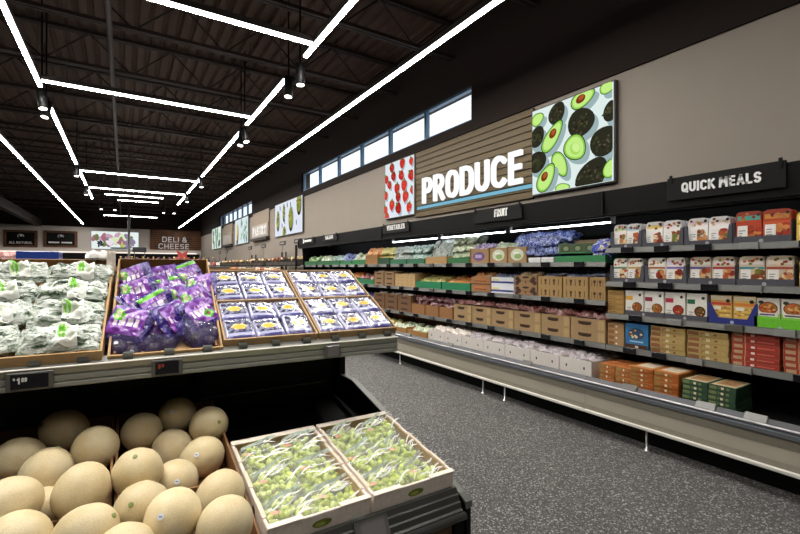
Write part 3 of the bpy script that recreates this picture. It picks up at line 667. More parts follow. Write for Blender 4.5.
def pack(q, W, H, T, base, top, band, r, foods=FOOD, x0=0, y0=0, z0=0):
    """sleeved meal tray standing on edge with rounded upper corners"""
    q.M = Matrix.Translation((x0, y0, z0)); pts = [(-W/2, 0), (W/2, 0)]
    for i in range(5): a = i*PI/8; pts.append((W/2-.03+.03*math.cos(a), H-.03+.03*math.sin(a)))
    for i in range(5): a = PI/2+i*PI/8; pts.append((-W/2+.03+.03*math.cos(a), H-.03+.03*math.sin(a)))
    q.prism(pts, 0, T, base, 'x')
    fq(q, W, H, .06, .94, .72, .86, top, 1); fq(q, W, H, .02, .98, .56, .64, band, 1)
    for i in range(16): fe(q, W, H, r.uniform(.52, .92), r.uniform(.1, .52), .022*r.uniform(.6, 1.3), .019*r.uniform(.6, 1.3), r.choice(foods), 2+(i % 4)*.3, 7)
    for i in range(7): fe(q, W, H, r.uniform(.15, .9), r.uniform(.72, .92), .012, .01, r.choice(foods), 2+(i % 3)*.3, 7)
    fq(q, W, H, .08, .48, .05, .55, '#ece9e4', 3.5)
    for i in range(4): fq(q, W, H, .13, .13+r.uniform(.12, .28), .14+i*.08, .17+i*.08, '#8a8884', 4)
    fe(q, W, H, .88, .88, .011, .011, '#2a2a2a', 4, 10)
    q.M = None
def meal_tray(row, i, ya, yb, z, base, tops, r, dark=False, red=False):
    W = ya-yb-.008; H = .20; rowtx = ('top shelf', 'second shelf')[row]
    c = thing('display_tray', 'slate grey card display tray, %s from the left on the %s of quick meals' % (ORD[i], rowtx), 'display tray', 'grey display trays', (XS+.03, (ya+yb)/2, z))
    q = MB(); n = '#4b4b53'
    q.box(0, .26, -W/2, W/2, 0, .004, n); q.box(.256, .26, -W/2, W/2, .004, .12, n)
    for s in (-1, 1): q.prism([(0, .004), (.26, .004), (.26, .12), (.03, .165), (0, .155)], s*W/2, s*(W/2-.004), n)
    lo = .055 if dark else .045
    pts = [(-W/2+.004, .004), (W/2-.004, .004), (W/2-.004, .155), (W/2-.02, .155), (W/2-.035, lo), (-W/2+.035, lo), (-W/2+.02, .155), (-W/2+.004, .155)]
    if dark: pts = [(-W/2+.004, .004), (W/2-.004, .004), (W/2-.004, .058), (-W/2+.004, .058)]
    q.prism(pts, 0, .004, n, 'x'); fe(q, W, .12, .5, .2, .013, .013, '#a9a9ae', 1); q.build('body', M['card'], c)
    for k in range(2):
        pw = W/2-.012 if dark else W/2-.024
        for dp in range(3):
            q = MB(); pack(q, pw, H+(.03 if red else .012), .04, base if not red else '#b3401f', tops[k][0], tops[k][1], r, FOOD if not red else ['#a62f16', '#c8562c', '#7f2412', '#d98a4a'])
            o = q.build('meal_pack', M['gloss'], None, (XS+.042+dp*.05, (ya+yb)/2+(1 if k == 0 else -1)*(pw/2+.004), z+.009))
            tilt(o, 3)
            setp(o, 'chilled meal pack, %s half and %s in the %s grey tray of the %s' % (('left', 'right')[k], ('front', 'middle', 'back')[dp], ORD[i], rowtx), 'food pack', 'chilled meal packs')
r = random.Random(21); z = ZQ[0]+.037
B1 = [2.40, 2.11, 1.775, 1.44, 1.10]; zz = z
tp = [(('#cfe0a8', '#f2ece6'), ('#a5d3e6', '#f2ece6')), (('#f0d878', '#f0ece8'), ('#f0e4e6', '#f2ece6')), (('#ecdcdc', '#f4efee'), ('#e9dfdd', '#f4efee')), (('#69c9b8', '#b5401f'), ('#e8a040', '#c8562c'))]
for i in range(4): meal_tray(0, i, B1[i], B1[i+1], zz, '#f1ece8', tp[i], r, i == 3, i == 3)
z2 = ZQ[1]+.037; B2 = [2.405, 2.09, 1.75, 1.42, 1.085]
tp = [(('#e8eee6', '#5a8f6a'), ('#e6e2d8', '#c0a35a')), (('#f0eae4', '#a5673a'), ('#ded2ea', '#7a63b0')), (('#cfd6cf', '#54508c'), ('#d8cfd2', '#a0303a')), (('#e0d4d2', '#3f8f94'), ('#d6cdbf', '#a04a30'))]
for i in range(4): meal_tray(1, i, B2[i], B2[i+1], z2, '#e9e4dc' if i < 2 else '#c9b9a4', tp[i], r, i > 1)
for zz, d, yy in ((z, 'top shelf', .98), (z2, 'second shelf', .965)):
    for k in range(3):
        q = MB(); pack(q, .2, .205, .05, '#e3c05a', '#efe4c0', '#c89838', r, ['#d8b048', '#e8d488', '#a06a28'])
        o = q.build('meal_pack', M['gloss'], None, (XS+.035+k*.06, yy, zz+.003)); tilt(o, 2)
        setp(o, 'yellow meal pack at the right end of the %s, %s in line' % (d, ('front', 'middle', 'back')[k]), 'food pack', 'yellow meal packs')

def stack_box(name, label, group, x, y, z, W, D, H, col, deco, m='card', rz=0):
    q = MB(); q.rbox(0, D, -W/2, W/2, 0, H, col, .0025); deco(q, W, H, D)
    o = q.build(name, M[m], None, (x, y, z), (0, 0, rz)); return setp(o, label, 'box', group)
def deco_flat(q, W, H, D, main, side, lab, topc=None):
    fq(q, W, H, .02, .98, .1, .9, main); fq(q, W, H, .02, .30, .18, .82, side, 2)
    for i in range(3): fq(q, W, H, .34, .34+.1*i+.05, .26+.2*i, .36+.2*i, side, 2)
    fq(q, W, H, .46, .56, .28, .72, lab, 3); fe(q, W, H, .7, .5, .012, .010, side, 2)
    if topc:
        q.poly([(.01, -W/2+.01, H+.0006), (D-.01, -W/2+.01, H+.0006), (D-.01, W/2-.01, H+.0006), (.01, W/2-.01, H+.0006)], topc[0])
        q.poly([(.05, -W*.36, H+.0012), (D-.03, -W*.36, H+.0012), (D-.03, W*.36, H+.0012), (.05, W*.36, H+.0012)], topc[1])
        rr = random.Random(int(W*1e5))
        for i in range(26):
            a = rr.uniform(0, 6.28); k = rr.uniform(0, .3); q.poly([(D/2+math.cos(a)*D*k+.012*math.cos(j), math.sin(a)*W*k+.012*math.sin(j), H+.0018+i*.00002) for j in range(6)], topc[2+i % (len(topc)-2)])
# third shelf
z = ZQ[2]+.037
for k in range(5):
    stack_box('food_box', 'flat plain brown carton, %s of the small stack left of the white boxes' % HGT[5][k], 'brown cartons on the third shelf', XS+.04, 2.355, z+k*.044, .155, .24, .043, '#a9844a', lambda q, W, H, D: (fq(q, W, H, .05, .95, .12, .3, '#8a6a38'), fq(q, W, H, .05, .5, .5, .7, '#7e6034')))
Bw = [2.265, 2.095, 1.925, 1.76, 1.605]
for tr in range(2):
    ya, yb = (Bw[0], Bw[2]) if tr == 0 else (Bw[2], Bw[4]); W = ya-yb-.004
    q = MB(); open_box(q, W, .26, .05, '#4b4b53'); q.prism([(0.005, .05), (.255, .05), (.255, .09)], W/2-.004, W/2, '#4b4b53'); q.prism([(0.005, .05), (.255, .05), (.255, .09)], -W/2, -W/2+.004, '#4b4b53')
    fe(q, W, .05, .5, .5, .012, .012, '#a9a9ae', 1)
    o = q.build('display_tray', M['card'], None, (XS+.028, (ya+yb)/2, z)); setp(o, 'low grey card tray under the %s pair of white meal boxes' % ('left', 'right')[tr], 'display tray', 'grey display trays')
for i, band in enumerate(('#d9a23a', '#8c2f3a', '#b5304a', '#2f6b4a')):
    for dp in range(3):
        q = MB(); W = Bw[i]-Bw[i+1]-.012; H = .22; q.rbox(0, .072, -W/2, W/2, 0, H, '#e9e6de', .002)
        fq(q, W, H, .03, .42, .62, .78, band); fe(q, W, H, .66, .36, W*.28, .042, '#3c2a20', 2, 16); fe(q, W, H, .66, .36, W*.25, .036, ('#9c5a2a', '#b06a34', '#a8382a', '#5a3a22')[i], 3, 16)
        rr = random.Random(i)
        for j in range(12): fe(q, W, H, .66+rr.uniform(-.2, .2), .36+rr.uniform(-.12, .12), .007, .006, rr.choice(['#d8a860', '#7a3a1c', '#c04a30', '#6b7a30']), 4+j*.02, 6)
        fe(q, W, H, .82, .84, .012, .012, '#1e1e1e', 2); fq(q, W, H, .1, .34, .3, .34, '#b0aca4'); fq(q, W, H, .1, .3, .22, .26, '#b0aca4')
        o = q.build('meal_box', M['gloss'], None, (XS+.035+dp*.073, (Bw[i]+Bw[i+1])/2, z+.0055))
        setp(o, 'white meal box with a %s band, %s in its line on the third shelf' % (('mustard', 'maroon', 'crimson', 'dark green')[i], ('front', 'middle', 'back')[dp]), 'box', 'white meal boxes')
def wide_tray(name, label, y, W, col, H1, lo, cat='display tray'):
    q = MB(); q.box(0, .26, -W/2, W/2, 0, .004, col); q.box(.256, .26, -W/2, W/2, .004, H1*.8, col)
    for s in (-1, 1): q.prism([(0, .004), (.26, .004), (.26, H1*.8), (.03, H1), (0, H1)], s*W/2, s*(W/2-.004), col)
    q.prism([(-W/2+.004, .004), (W/2-.004, .004), (W/2-.004, H1), (W/2-.01, H1), (W/2-.06, lo), (-W/2+.06, lo), (-W/2+.01, H1), (-W/2+.004, H1)], 0, .004, col, 'x')
    fe(q, W, H1, .5, .15, .013, .013, '#b0b4c8', 1)
    o = q.build(name, M['card'], None, (XS+.03, y, z)); return setp(o, label, cat)
wide_tray('display_tray', 'dark blue display tray holding two yellow and red snack packs', 1.445, .305, '#26307a', .17, .055)
for k in range(2):
    for dp in range(2):
        q = MB(); W = .138; H = .215; q.rbox(0, .09, -W/2, W/2, 0, H, '#d8b26a', .004); rr = random.Random(k+3)
        fq(q, W, H, .02, .98, .84, .98, '#e9dcc0'); fq(q, W, H, .04, .96, .66, .76, '#c04a34' if k == 0 else '#d8823a', 1); fe(q, W, H, .82, .82, .014, .014, '#2a2320', 2)
        for j in range(4): fq(q, W, H, .06, .94, .28+j*.08, .34+j*.08, ('#e8c864', '#b98a3c')[j % 2], 1)
        for j in range(14): fe(q, W, H, rr.uniform(.1, .9), rr.uniform(.3, .62), .014, .006, rr.choice(['#f0d890', '#a8743a', '#e0b050']), 2+j*.02, 7)
        fq(q, W, H, .1, .5, .5, .62, '#efe6d4', 3)
        o = q.build('snack_pack', M['gloss'], None, (XS+.04+dp*.095, 1.445+(.5-k)*.146, z+.0055)); setp(o, 'golden snack pack, %s one of the %s pair in the blue tray' % (('left', 'right')[k], ('front', 'back')[dp]), 'food pack', 'golden snack packs')
for j, yy in enumerate((1.165, .86)):
    wide_tray('display_tray', 'bright green display tray of noodle bowls, %s the blue tray' % ('right beside', 'farther right of')[j], yy, .29, '#6cc02e', .085, .075)
    for k in range(2):
        for dp in range(2):
            q = MB(); W = .13; H = .21; q.rbox(0, .09, -W/2, W/2, 0, H, '#e9e4da', .004); rr = random.Random(k+5)
            fq(q, W, H, .0, 1, .0, .5, '#86cc48'); fe(q, W, H, .5, .68, W*.42, .042, '#3a2a22', 1.5, 16); fe(q, W, H, .5, .68, W*.38, .037, '#c06a34', 2, 16)
            for i in range(18): fe(q, W, H, .5+rr.uniform(-.3, .3), .68+rr.uniform(-.12, .12), .009, .007, rr.choice(['#e0a860', '#8c3a20', '#d8c080', '#6f8a34', '#c04a30']), 3+i*.02, 6)
            fq(q, W, H, .08, .92, .40, .52, '#efeae0', 2); fq(q, W, H, .14, .8, .43, .48, '#5a4a8a' if k == 0 else '#4a4a44', 3); fe(q, W, H, .2, .86, .016, .012, '#2e3a2a', 3)
            o = q.build('noodle_box', M['gloss'], None, (XS+.04+dp*.095, yy+(.5-k)*.138, z+.0055)); setp(o, 'noodle bowl box, %s %s in the tray %s the blue tray' % (('left', 'right')[k], ('front', 'back')[dp], ('right beside', 'farther right of')[j]), 'box', 'noodle boxes')
# fourth shelf
z = ZQ[3]+.037
for k in range(4):
    stack_box('food_box', 'flat tan carton, %s of the stack left of the blue box' % HGT[4][k], 'tan cartons on the fourth shelf', XS+.04, 2.355, z+k*.052, .155, .24, .051, '#a9855a', lambda q, W, H, D: (fq(q, W, H, .05, .4, .2, .8, '#8a6038'), fe(q, W, H, .55, .5, .011, .009, '#e8e2d6', 2)))
def deco_blue(q, W, H, D):
    fq(q, W, H, .03, .97, .0, .2, '#4a2c1e'); fq(q, W, H, .44, .58, .06, .15, '#d8d0c0', 2); rr = random.Random(4)
    fq(q, W, H, .06, .94, .24, .95, '#2f6fa0'); fe(q, W, H, .5, .62, .07, .05, '#1f4a70', 2, 16)
    for i in range(16): fe(q, W, H, .5+rr.uniform(-.3, .3), .6+rr.uniform(-.16, .16), .012, .01, rr.choice(['#d8b060', '#b98a3c', '#6a4020', '#e8d8a8']), 3+i*.02, 7)
    fq(q, W, H, .2, .8, .28, .34, '#9cc8e0', 2)
stack_box('food_box', 'upright blue and brown box between the tan cartons on the fourth shelf', None, XS+.035, 2.16, z, .2, .3, .225, '#3a7fb5', deco_blue)
n = 0
for s, (ya, yb) in enumerate(((2.045, 1.765), (1.755, 1.465))):
    for k in range(5):
        stack_box('pizza_box', 'olive tan pizza box, %s of the %s olive stack on the fourth shelf' % (HGT[5][k], ('left', 'right')[s]), 'olive tan pizza boxes', XS+.035+r.uniform(0, .006), (ya+yb)/2+r.uniform(-.003, .003), z+k*.0455, ya-yb-.008, .28, .0445, '#b59a62', lambda q, W, H, D: deco_flat(q, W, H, D, '#b39a5e', '#8a5a3a', '#d8cca8'))
for s, (ya, yb) in enumerate(((1.455, 1.165), (1.155, .865))):
    for k in range(6):
        stack_box('pizza_box', 'red pizza box, %s of the %s red stack on the fourth shelf' % (HGT[6][k], ('left', 'right')[s]), 'red pizza boxes', XS+.035+r.uniform(0, .006), (ya+yb)/2+r.uniform(-.003, .003), z+k*.0425, ya-yb-.008, .28, .0415, '#a5563c', lambda q, W, H, D: (fq(q, W, H, .02, .98, .14, .94, '#a83028'), fq(q, W, H, .05, .24, .24, .8, '#b99a74', 2), fq(q, W, H, .29, .31, 0, 1, '#c0a070', 2), fq(q, W, H, .42, .5, .35, .7, '#e8dcd0', 3), fq(q, W, H, .55, .9, .4, .6, '#c06a58', 3)))
# deck
zd = .4215
def pz(kind, ys, nrow, H, x0, W, topc, main, side, base, cnt, lay):
    for s, y in enumerate(ys):
        for dp in range(lay):
            for k in range(cnt):
                stack_box('pizza_box', '%s pizza box, %s of the %s stack, %s row' % (kind, HGT[cnt][k], ('left', 'right')[s], ('front', 'back')[dp]), kind+' pizza boxes', x0+dp*.275+r.uniform(0, .006), y+r.uniform(-.003, .003), zd+k*(H+.001), W, .27, H, base,
                          lambda q, W, H, D: deco_flat(q, W, H, D, main, side, '#e8d8b8', topc if k == cnt-1 else None))
pz('orange', (2.315, 2.165), 0, .042, 3.60, .145, ('#b8703a', '#a85a2c', '#c89864', '#984a26'), '#a95f2e', '#a08048', '#b07038', 4, 2)
pz('deep orange', (2.0, 1.81), 0, .04, 3.585, .185, ('#bd7a3e', '#d8ccb8', '#ddd4c6', '#d0bc98'), '#a8561f', '#9a7a40', '#b06c30', 5, 2)
pz('dark green', (1.605, 1.43), 0, .036, 3.585, .17, ('#c8b894', '#a5835a', '#8c5a38', '#c09a64', '#b06a48'), '#2c4a33', '#6f7f52', '#24402c', 5, 1)

# ---- produce bags: one mesh of each kind, reused
def bagmesh(name, w_, l_, t_, seed, colfn, m='film', cr=.45, nu=12, nv=10):
    q = MB(); q.pillow(w_, l_, t_, seed, colfn, nu, nv, cr); return q.mesh(name, M[m])
def patchy(cols, sc=3.0, off=0):
    def f(u, v, s):
        k = noise.noise(Vector((u*sc+off, v*sc-off, s*2.0+off)))*.5+.5
        return cols[min(len(cols)-1, max(0, int(k*1.15*len(cols))))]
    return f
BAG = {}
def bagmat(name, cols, rough=.28, scale=24, opaque=1):
    m, n, l, b = new_mat(name)
    tc = n.new('ShaderNodeTexCoord'); oi = n.new('ShaderNodeObjectInfo')
    t = n.new('ShaderNodeTexNoise'); t.noise_dimensions = '4D'; t.inputs['Scale'].default_value = scale; t.inputs['Detail'].default_value = 7
    t.inputs['Distortion'].default_value = 1.2; t.inputs['Roughness'].default_value = .62
    mu = n.new('ShaderNodeMath'); mu.operation = 'MULTIPLY'; mu.inputs[1].default_value = 40; l.new(oi.outputs['Random'], mu.inputs[0]); l.new(mu.outputs[0], t.inputs['W'])
    l.new(tc.outputs['Object'], t.inputs['Vector'])
    r = n.new('ShaderNodeValToRGB'); e = r.color_ramp.elements; k = len(cols)
    e[0].position = .37; e[0].color = (*lin(cols[0]), 1); e[1].position = .63; e[1].color = (*lin(cols[-1]), 1)
    for i in range(1, k-1): x = e.new(.37+.26*i/(k-1)); x.color = (*lin(cols[i]), 1)
    l.new(t.outputs['Fac'], r.inputs[0]); l.new(r.outputs[0], b.inputs['Base Color'])
    b.inputs['Roughness'].default_value = rough; b.inputs['Coat Weight'].default_value = .4; b.inputs['Coat Roughness'].default_value = .15
    t2 = n.new('ShaderNodeTexNoise'); t2.inputs['Scale'].default_value = 38; t2.inputs['Detail'].default_value = 4; t2.inputs['Distortion'].default_value = .8; l.new(tc.outputs['Object'], t2.inputs['Vector'])
    bp = n.new('ShaderNodeBump'); bp.inputs['Strength'].default_value = .7; bp.inputs['Distance'].default_value = .012
    l.new(t2.outputs['Fac'], bp.inputs['Height']); l.new(bp.outputs[0], b.inputs['Normal'])
    return m
def bagset(key, cols, w_=.16, l_=.2, t_=.08, n=2, cr=.8):
    m = bagmat('bag_film_'+key, cols); BAG[key] = []
    for i in range(n):
        q = MB(); q.pillow(w_, l_, t_, 3.1*i+len(key), lambda u, v, s_: '#808080', 14, 12, cr); BAG[key].append(q.mesh('bag', m))
bagset('blue', ['#0a1238', '#1c3088', '#2a46a4', '#b4c0de', '#1c2f88', '#0e1a48'])  # the pale tone is film highlights painted into the bag colour
bagset('bluegold', ['#18329a', '#2144b8', '#2a50c4', '#1d3aa4', '#d0c08a', '#e0d6b8'])
bagset('leaf', ['#46603a', '#b8c8a0', '#8ca070', '#e0e4d6', '#c6d0b4', '#5a7848'])
bagset('clear', ['#2f3f36', '#8fa498', '#d8dedb', '#55665c', '#d0d6d2', '#7f9086'])
bagset('teal', ['#1f4a38', '#5f8f84', '#a8c4c0', '#d0dedb', '#2f6048', '#7fa8a0'])
bagset('green', ['#3f7a3a', '#5f9448', '#2c5c2c', '#9ab86a', '#c8d8a0', '#4a8440'])
bagset('cherry', ['#2c0c10', '#6a1c24', '#7c2c34', '#a89094', '#3c1014', '#8a3c44'])
bagset('purple', ['#5a3a7a', '#7a5aa0', '#3c2458', '#b8a4cc', '#d8ccd8', '#6a4690'])
bagset('white', ['#5a4634', '#d8ccc2', '#ece6e0', '#8f7a68', '#e0d8d0', '#6a5444'])
bagset('redwhite', ['#4a0a10', '#a02430', '#c8a8a0', '#8c1c28', '#d8c4bc', '#b0303a', '#6a1018'])
bagset('berry', ['#2a3262', '#3a4478', '#d8dce8', '#5a6494', '#b8bed4', '#222a54'], t_=.04)
bagset('orange', ['#d87a2a', '#c05a1c', '#e8a050', '#b84a24', '#e8c890', '#d06a24'])
bagset('potato', ['#b8905a', '#8a6438', '#d0b080', '#e6dcc8', '#6f4e2c', '#a87c48'])
bagset('yellow', ['#d8c05a', '#b8a040', '#e6d890', '#8fa048', '#d8cca0', '#c8a83a'])
bagset('mixred', ['#c04a2a', '#d87a3a', '#e0b050', '#a83024', '#d8c89a', '#b85a30'])
bagset('pink', ['#2c1e26', '#8f848a', '#b4aeb0', '#5f4c58', '#c4bec0', '#6f5a68'])
def heap(key, lab, group, x0, x1, y0, y1, z, nx, ny, nz=1, sc=1.0, up=.04, lean=0, cat='bag', zx=0, stand=False):
    """bags laid in rows; lab has one %s for the place of each bag"""
    nx = min(nx, 2); k = 0
    if y0 > 6.9: nx = 1; ny = min(ny, 2); nz = 1; sc *= 1.4; x0 += .05; x1 = x0+.12
    for c in range(nz):
        for a in range(nx):
            for b_ in range(ny):
                x = x0+(x1-x0)*(a+.5)/nx; y = y1+(y0-y1)*(b_+.5)/ny
                me = BAG[key][(a+2*b_+c) % len(BAG[key])]
                pl = '%s, %s%s' % ({1: ['single'], 2: ['left', 'right'], 3: ['left', 'middle', 'right']}.get(ny, [q_+' from left' for q_ in ORD])[b_], ('front', 'back')[a], '' if nz == 1 else ' '+HGT[nz][c])
                rot = (rnd.uniform(-.2, .2), lean+rnd.uniform(-.25, .25), rnd.uniform(-.4, .4))
                if stand: sc = (1.75, .8, .9)
                if stand: rot = (rnd.uniform(-.15, .15), -1.25+rnd.uniform(-.15, .1), rnd.uniform(-.25, .25))
                inst('produce_bag', me, lab % pl, cat, group, (x+rnd.uniform(-.01, .01), y+rnd.uniform(-.012, .012), z+up*(c*1.4+.8)+zx*a), rot, sc if stand else sc*rnd.uniform(.92, 1.08)); k += 1
def carton(name, label, group, x, ya, yb, z, H, col, D=.4, hf=None, deco=None, cat='box', m='card', inner=None):
    W = ya-yb-.008; q = MB(); open_box(q, W, D, H, col, hf, inner)
    if deco: deco(q, W, hf or H)
    return setp(q.build(name, M[m], None, (x, (ya+yb)/2, z)), label, cat, group)
def closed(name, label, group, x, ya, yb, z, H, col, D, deco=None, m='card', r_=.004):
    W = ya-yb-.008; q = MB(); q.rbox(0, D, -W/2, W/2, 0, H, col, r_)
    if deco: deco(q, W, H)
    return setp(q.build(name, M[m], None, (x, (ya+yb)/2, z)), label, 'box', group)
FX = XS+.035
# --- top produce shelf
z = ZP[0]+.037
carton('plastic_crate', 'low green plastic crate at the right end of the top produce shelf', None, FX, 3.02, 2.45, z, .075, '#2f7a4a', .42)
q = MB(); W = .40
q.M = Matrix.Rotation(.25, 4, 'Z')
q.prism([(0, 0), (.3, 0), (.3, .15), (.02, .10), (0, .10)], -W/2, -W/2+.006, '#b8d0b0'); q.prism([(0, 0), (.3, 0), (.3, .15), (.02, .10), (0, .10)], W/2-.006, W/2, '#b8d0b0')
q.box(0, .3, -W/2+.006, W/2-.006, 0, .006, '#5a6a4a'); q.box(0, .006, -W/2+.006, W/2-.006, .006, .10, '#4f5f42'); q.box(.294, .3, -W/2+.006, W/2-.006, .006, .15, '#a08a6a'); q.box(.006, .294, -W/2+.006, W/2-.006, .006, .085, '#6a6048')
for k in range(3): fe(q, W, .1, .2+.3*k, .5, .04, .035, '#3a4632', 2); fe(q, W, .1, .2+.3*k, .5, .028, .024, '#8a9a74', 3)
fq(q, W, .1, 0, 1, .0, .12, '#3f8a58', 2)
setp(q.build('display_tray', M['card'], None, (FX+.06, 2.79, z+.1)), 'pale open carton with three round windows tilted up in the green crate', 'box')
heap('bluegold', 'bright blue and gold salad bag in the green crate, %s', 'blue and gold bags', FX+.03, FX+.3, 2.46, 2.62, z+.06, 2, 1, 2, 1.0, .05, -.9)
for k in range(2): closed('food_box', 'small plain white box under the blue bags, %s one' % ('right', 'left')[k], 'white boxes under the blue bags', FX-.005, 3.20+k*.175, 3.03+k*.175, z, .065, '#cfd0cf', .12)
heap('blue', 'dark blue crinkled bag inside the tall top shelf heap, %s', 'heap of blue bags', FX+.16, FX+.42, 3.02, 3.72, z+.02, 2, 5, 3, 1.15, .075, -.5)
heap('blue', 'dark blue crinkled bag along the front of the blue heap, %s', 'heap of blue bags', FX+.02, FX+.1, 3.04, 3.5, z+.11, 1, 4, 2, .95, .06, -.9)
def deco_win(q, W, H): fe(q, W, H, .5, .55, W*.36, H*.36, '#cfd8c0', 1, 16); fe(q, W, H, .55, .45, W*.2, H*.16, '#8fae6a', 2, 12); fq(q, W, H, .3, .6, .6, .72, '#f0f0ea', 3)
def deco_pur(q, W, H): fe(q, W, H, .5, .5, W*.32, H*.3, '#6a4a80', 1, 12); fq(q, W, H, .3, .65, .4, .62, '#b8a4cc', 2); fq(q, W, H, .0, .08, 0, 1, '#6a4628', 1)
for k, (ya, yb, d) in enumerate(((3.68, 3.40, deco_win), (3.98, 3.69, deco_win), (4.35, 4.0, deco_pur))):
    carton('carton', 'kraft carton with a %s print on the top shelf, %s from the blue heap' % (('pale green', 'pale green', 'purple')[k], ORD[k]), 'kraft cartons on the top shelf', FX, ya, yb, z, .2, '#a08058', .42, .19, d)
    heap(('leaf', 'leaf', 'purple')[k], 'bag standing in the %s kraft carton from the blue heap, %%s' % ORD[k], 'bags in the kraft cartons', FX+.05, FX+.4, yb+.03, ya-.03, z+.17, 2, 2, 1, .95, .05, -.5)
carton('plastic_crate', 'low green crate of white leafy bags on the top produce shelf', None, FX, 4.8, 4.36, z, .09, '#2f6a3c', .42)
heap('leaf', 'white and pale green leafy bag piled in the green crate, %s', 'white leafy bags', FX+.05, FX+.38, 4.38, 4.78, z+.07, 3, 3, 3, 1.05, .07, -.5)
carton('carton', 'kraft tray of tall clear bags standing on the top produce shelf', None, FX, 5.34, 4.83, z, .11, '#b08c5c', .42)
heap('clear', 'tall clear bag of greens standing in the kraft tray, %s', 'tall clear bags', FX+.08, FX+.36, 4.86, 5.3, z+.2, 3, 4, 1, 1.35, .03, 0, 'bag', .04, True)
for k, (ya, yb, key, col, H) in enumerate(((5.84, 5.36, 'teal', '#2f6a4c', .09), (6.36, 5.86, 'clear', '#2f6a4c', .09), (6.78, 6.39, 'yellow', '#1f4a30', .12), (7.26, 6.80, 'mixred', '#9a7040', .18), (7.83, 7.28, 'leaf', '#2f7a48', .1), (8.39, 7.85, 'blue', '#2f7a48', .09), (9.0, 8.41, 'teal', '#2c6a40', .1), (9.7, 9.02, 'leaf', '#2c6a40', .1), (10.5, 9.72, 'green', '#2c6a40', .1))):
    lab = ('teal and clear bags', 'clear bags', 'yellow-green bags', 'red and orange bags', 'white leafy bags', 'pale blue bags', 'teal green bags', 'pale leafy bags', 'dark green bags')[k]
    carton('plastic_crate' if k != 3 else 'carton', '%s crate of %s far along the top produce shelf' % ('kraft' if k == 3 else 'green', lab), None, FX, ya, yb, z, H, col, .42)
    heap(key, lab[:-1]+' far along the top shelf, %s', lab+' far along the top shelf', FX+.05, FX+.38, yb+.03, ya-.03, z+.07, 2, 3, 2, 1.1, .075, -.6)
# --- second produce shelf
z = ZP[1]+.037
def deco_people(q, W, H):
    for i in range(5):
        u = .14+i*.18
        if i % 2: fe(q, W, H, u, .62, .016, .016, '#4a3018', 1, 10); fq(q, W, H, u-.03, u+.03, .22, .5, '#4a3018', 1)
        else: fq(q, W, H, u-.014, u+.014, .2, .78, '#4a3018', 1)
def deco_dark(q, W, H):
    for u, v in ((.12, .7), (.2, .5), (.85, .7), (.78, .5), (.9, .3), (.1, .25)): fe(q, W, H, u, v, .03, .025, '#4a2c22', 1, 9)
    fe(q, W, H, .5, .84, .05, .012, '#30201a', 2); fe(q, W, H, .5, .35, .01, .01, '#30201a', 2); fq(q, W, H, .3, .7, .45, .52, '#7a5630', 2)
def deco_wb(q, W, H): fq(q, W, H, 0, 1, .3, .52, '#3a478f', 1); fq(q, W, H, .05, .35, .56, .8, '#e0d480', 2); fq(q, W, H, .5, .92, .3, .52, '#24306e', 2)
def deco_apple(q, W, H): fq(q, W, H, .0, 1, .0, .16, '#6a3a22', 1); fe(q, W, H, .5, .55, W*.3, H*.25, '#b8713c', 1, 10); fq(q, W, H, .2, .8, .4, .5, '#5a3018', 2)
P2 = [(2.62, 2.45, 'kraft carton beside the quick meals', deco_people, '#a28252'), (2.92, 2.63, 'kraft carton of dark symbols, right one', deco_people, '#a68656'), (3.24, 2.93, 'kraft carton of dark symbols, left one', deco_people, '#a68656'),
      (3.575, 3.25, 'kraft carton with dark fruit print', deco_dark, '#977650'), (3.955, 3.585, 'white carton with a blue band', deco_wb, '#dcdde2'), (4.32, 3.965, 'reddish emblem carton', deco_apple, '#9c7048')]
for k, (ya, yb, d, dc, col) in enumerate(P2):
    h = .112 if k < 4 else .1
    for t in range(2): carton('carton', '%s, %s of two on the second shelf' % (d, HGT[2][t]), 'cartons in twos on the second shelf', FX, ya, yb, z+t*(h+.001), h, col, .42, None, dc)
    heap(('berry', 'berry', 'berry', 'potato', 'berry', 'mixred')[k], 'small pack in the upper %s, %%s' % d.split(',')[0].replace(' cut short', '') if k not in (1, 2) else 'berry pack in the upper carton of dark symbols, %s, %%s' % ('right one', 'left one')[k-1],
         'packs in the upper cartons of the second shelf', FX+.06, FX+.36, yb+.02, ya-.02, z+2*h-.005, 3, 2, 1, 1.0, .03, -.25, 'bag', .05)
for k, (ya, yb) in enumerate(((4.94, 4.34), (5.59, 4.96))):
    carton('display_tray', 'long green tray of mixed fruit on the second produce shelf, %s one' % ('right', 'left')[k], 'long green fruit trays', FX, ya, yb, z, .115, '#1f7a50', .42, .11)
    heap(('mixred', 'yellow')[k], 'bag of fruit in the %s long green tray, %%s' % ('right', 'left')[k], 'fruit bags in the green trays', FX+.05, FX+.38, yb+.03, ya-.03, z+.09, 3, 4, 1, .95, .03, -.3, 'bag', .05)
def deco_dots(q, W, H):
    for i in range(4):
        for j in range(3): fe(q, W, H, .15+i*.23, .25+j*.25, .012, .008, '#7a5630', 1, 6)
carton('carton', 'tall pale kraft carton left of the green fruit trays', None, FX, 6.2, 5.61, z, .22, '#b89a6c', .42, .21, deco_dots)
heap('potato', 'bag in the tall pale kraft carton, %s', 'bags in the pale kraft carton', FX+.06, FX+.38, 5.65, 6.16, z+.16, 2, 3, 1, 1.0, .04, -.3)
def deco_slot(q, W, H):
    fq(q, W, H, .25, .75, .4, .7, '#3a2416', 1); fq(q, W, H, 0, .06, 0, 1, '#7a5834', 1); fq(q, W, H, .94, 1, 0, 1, '#7a5834', 1)
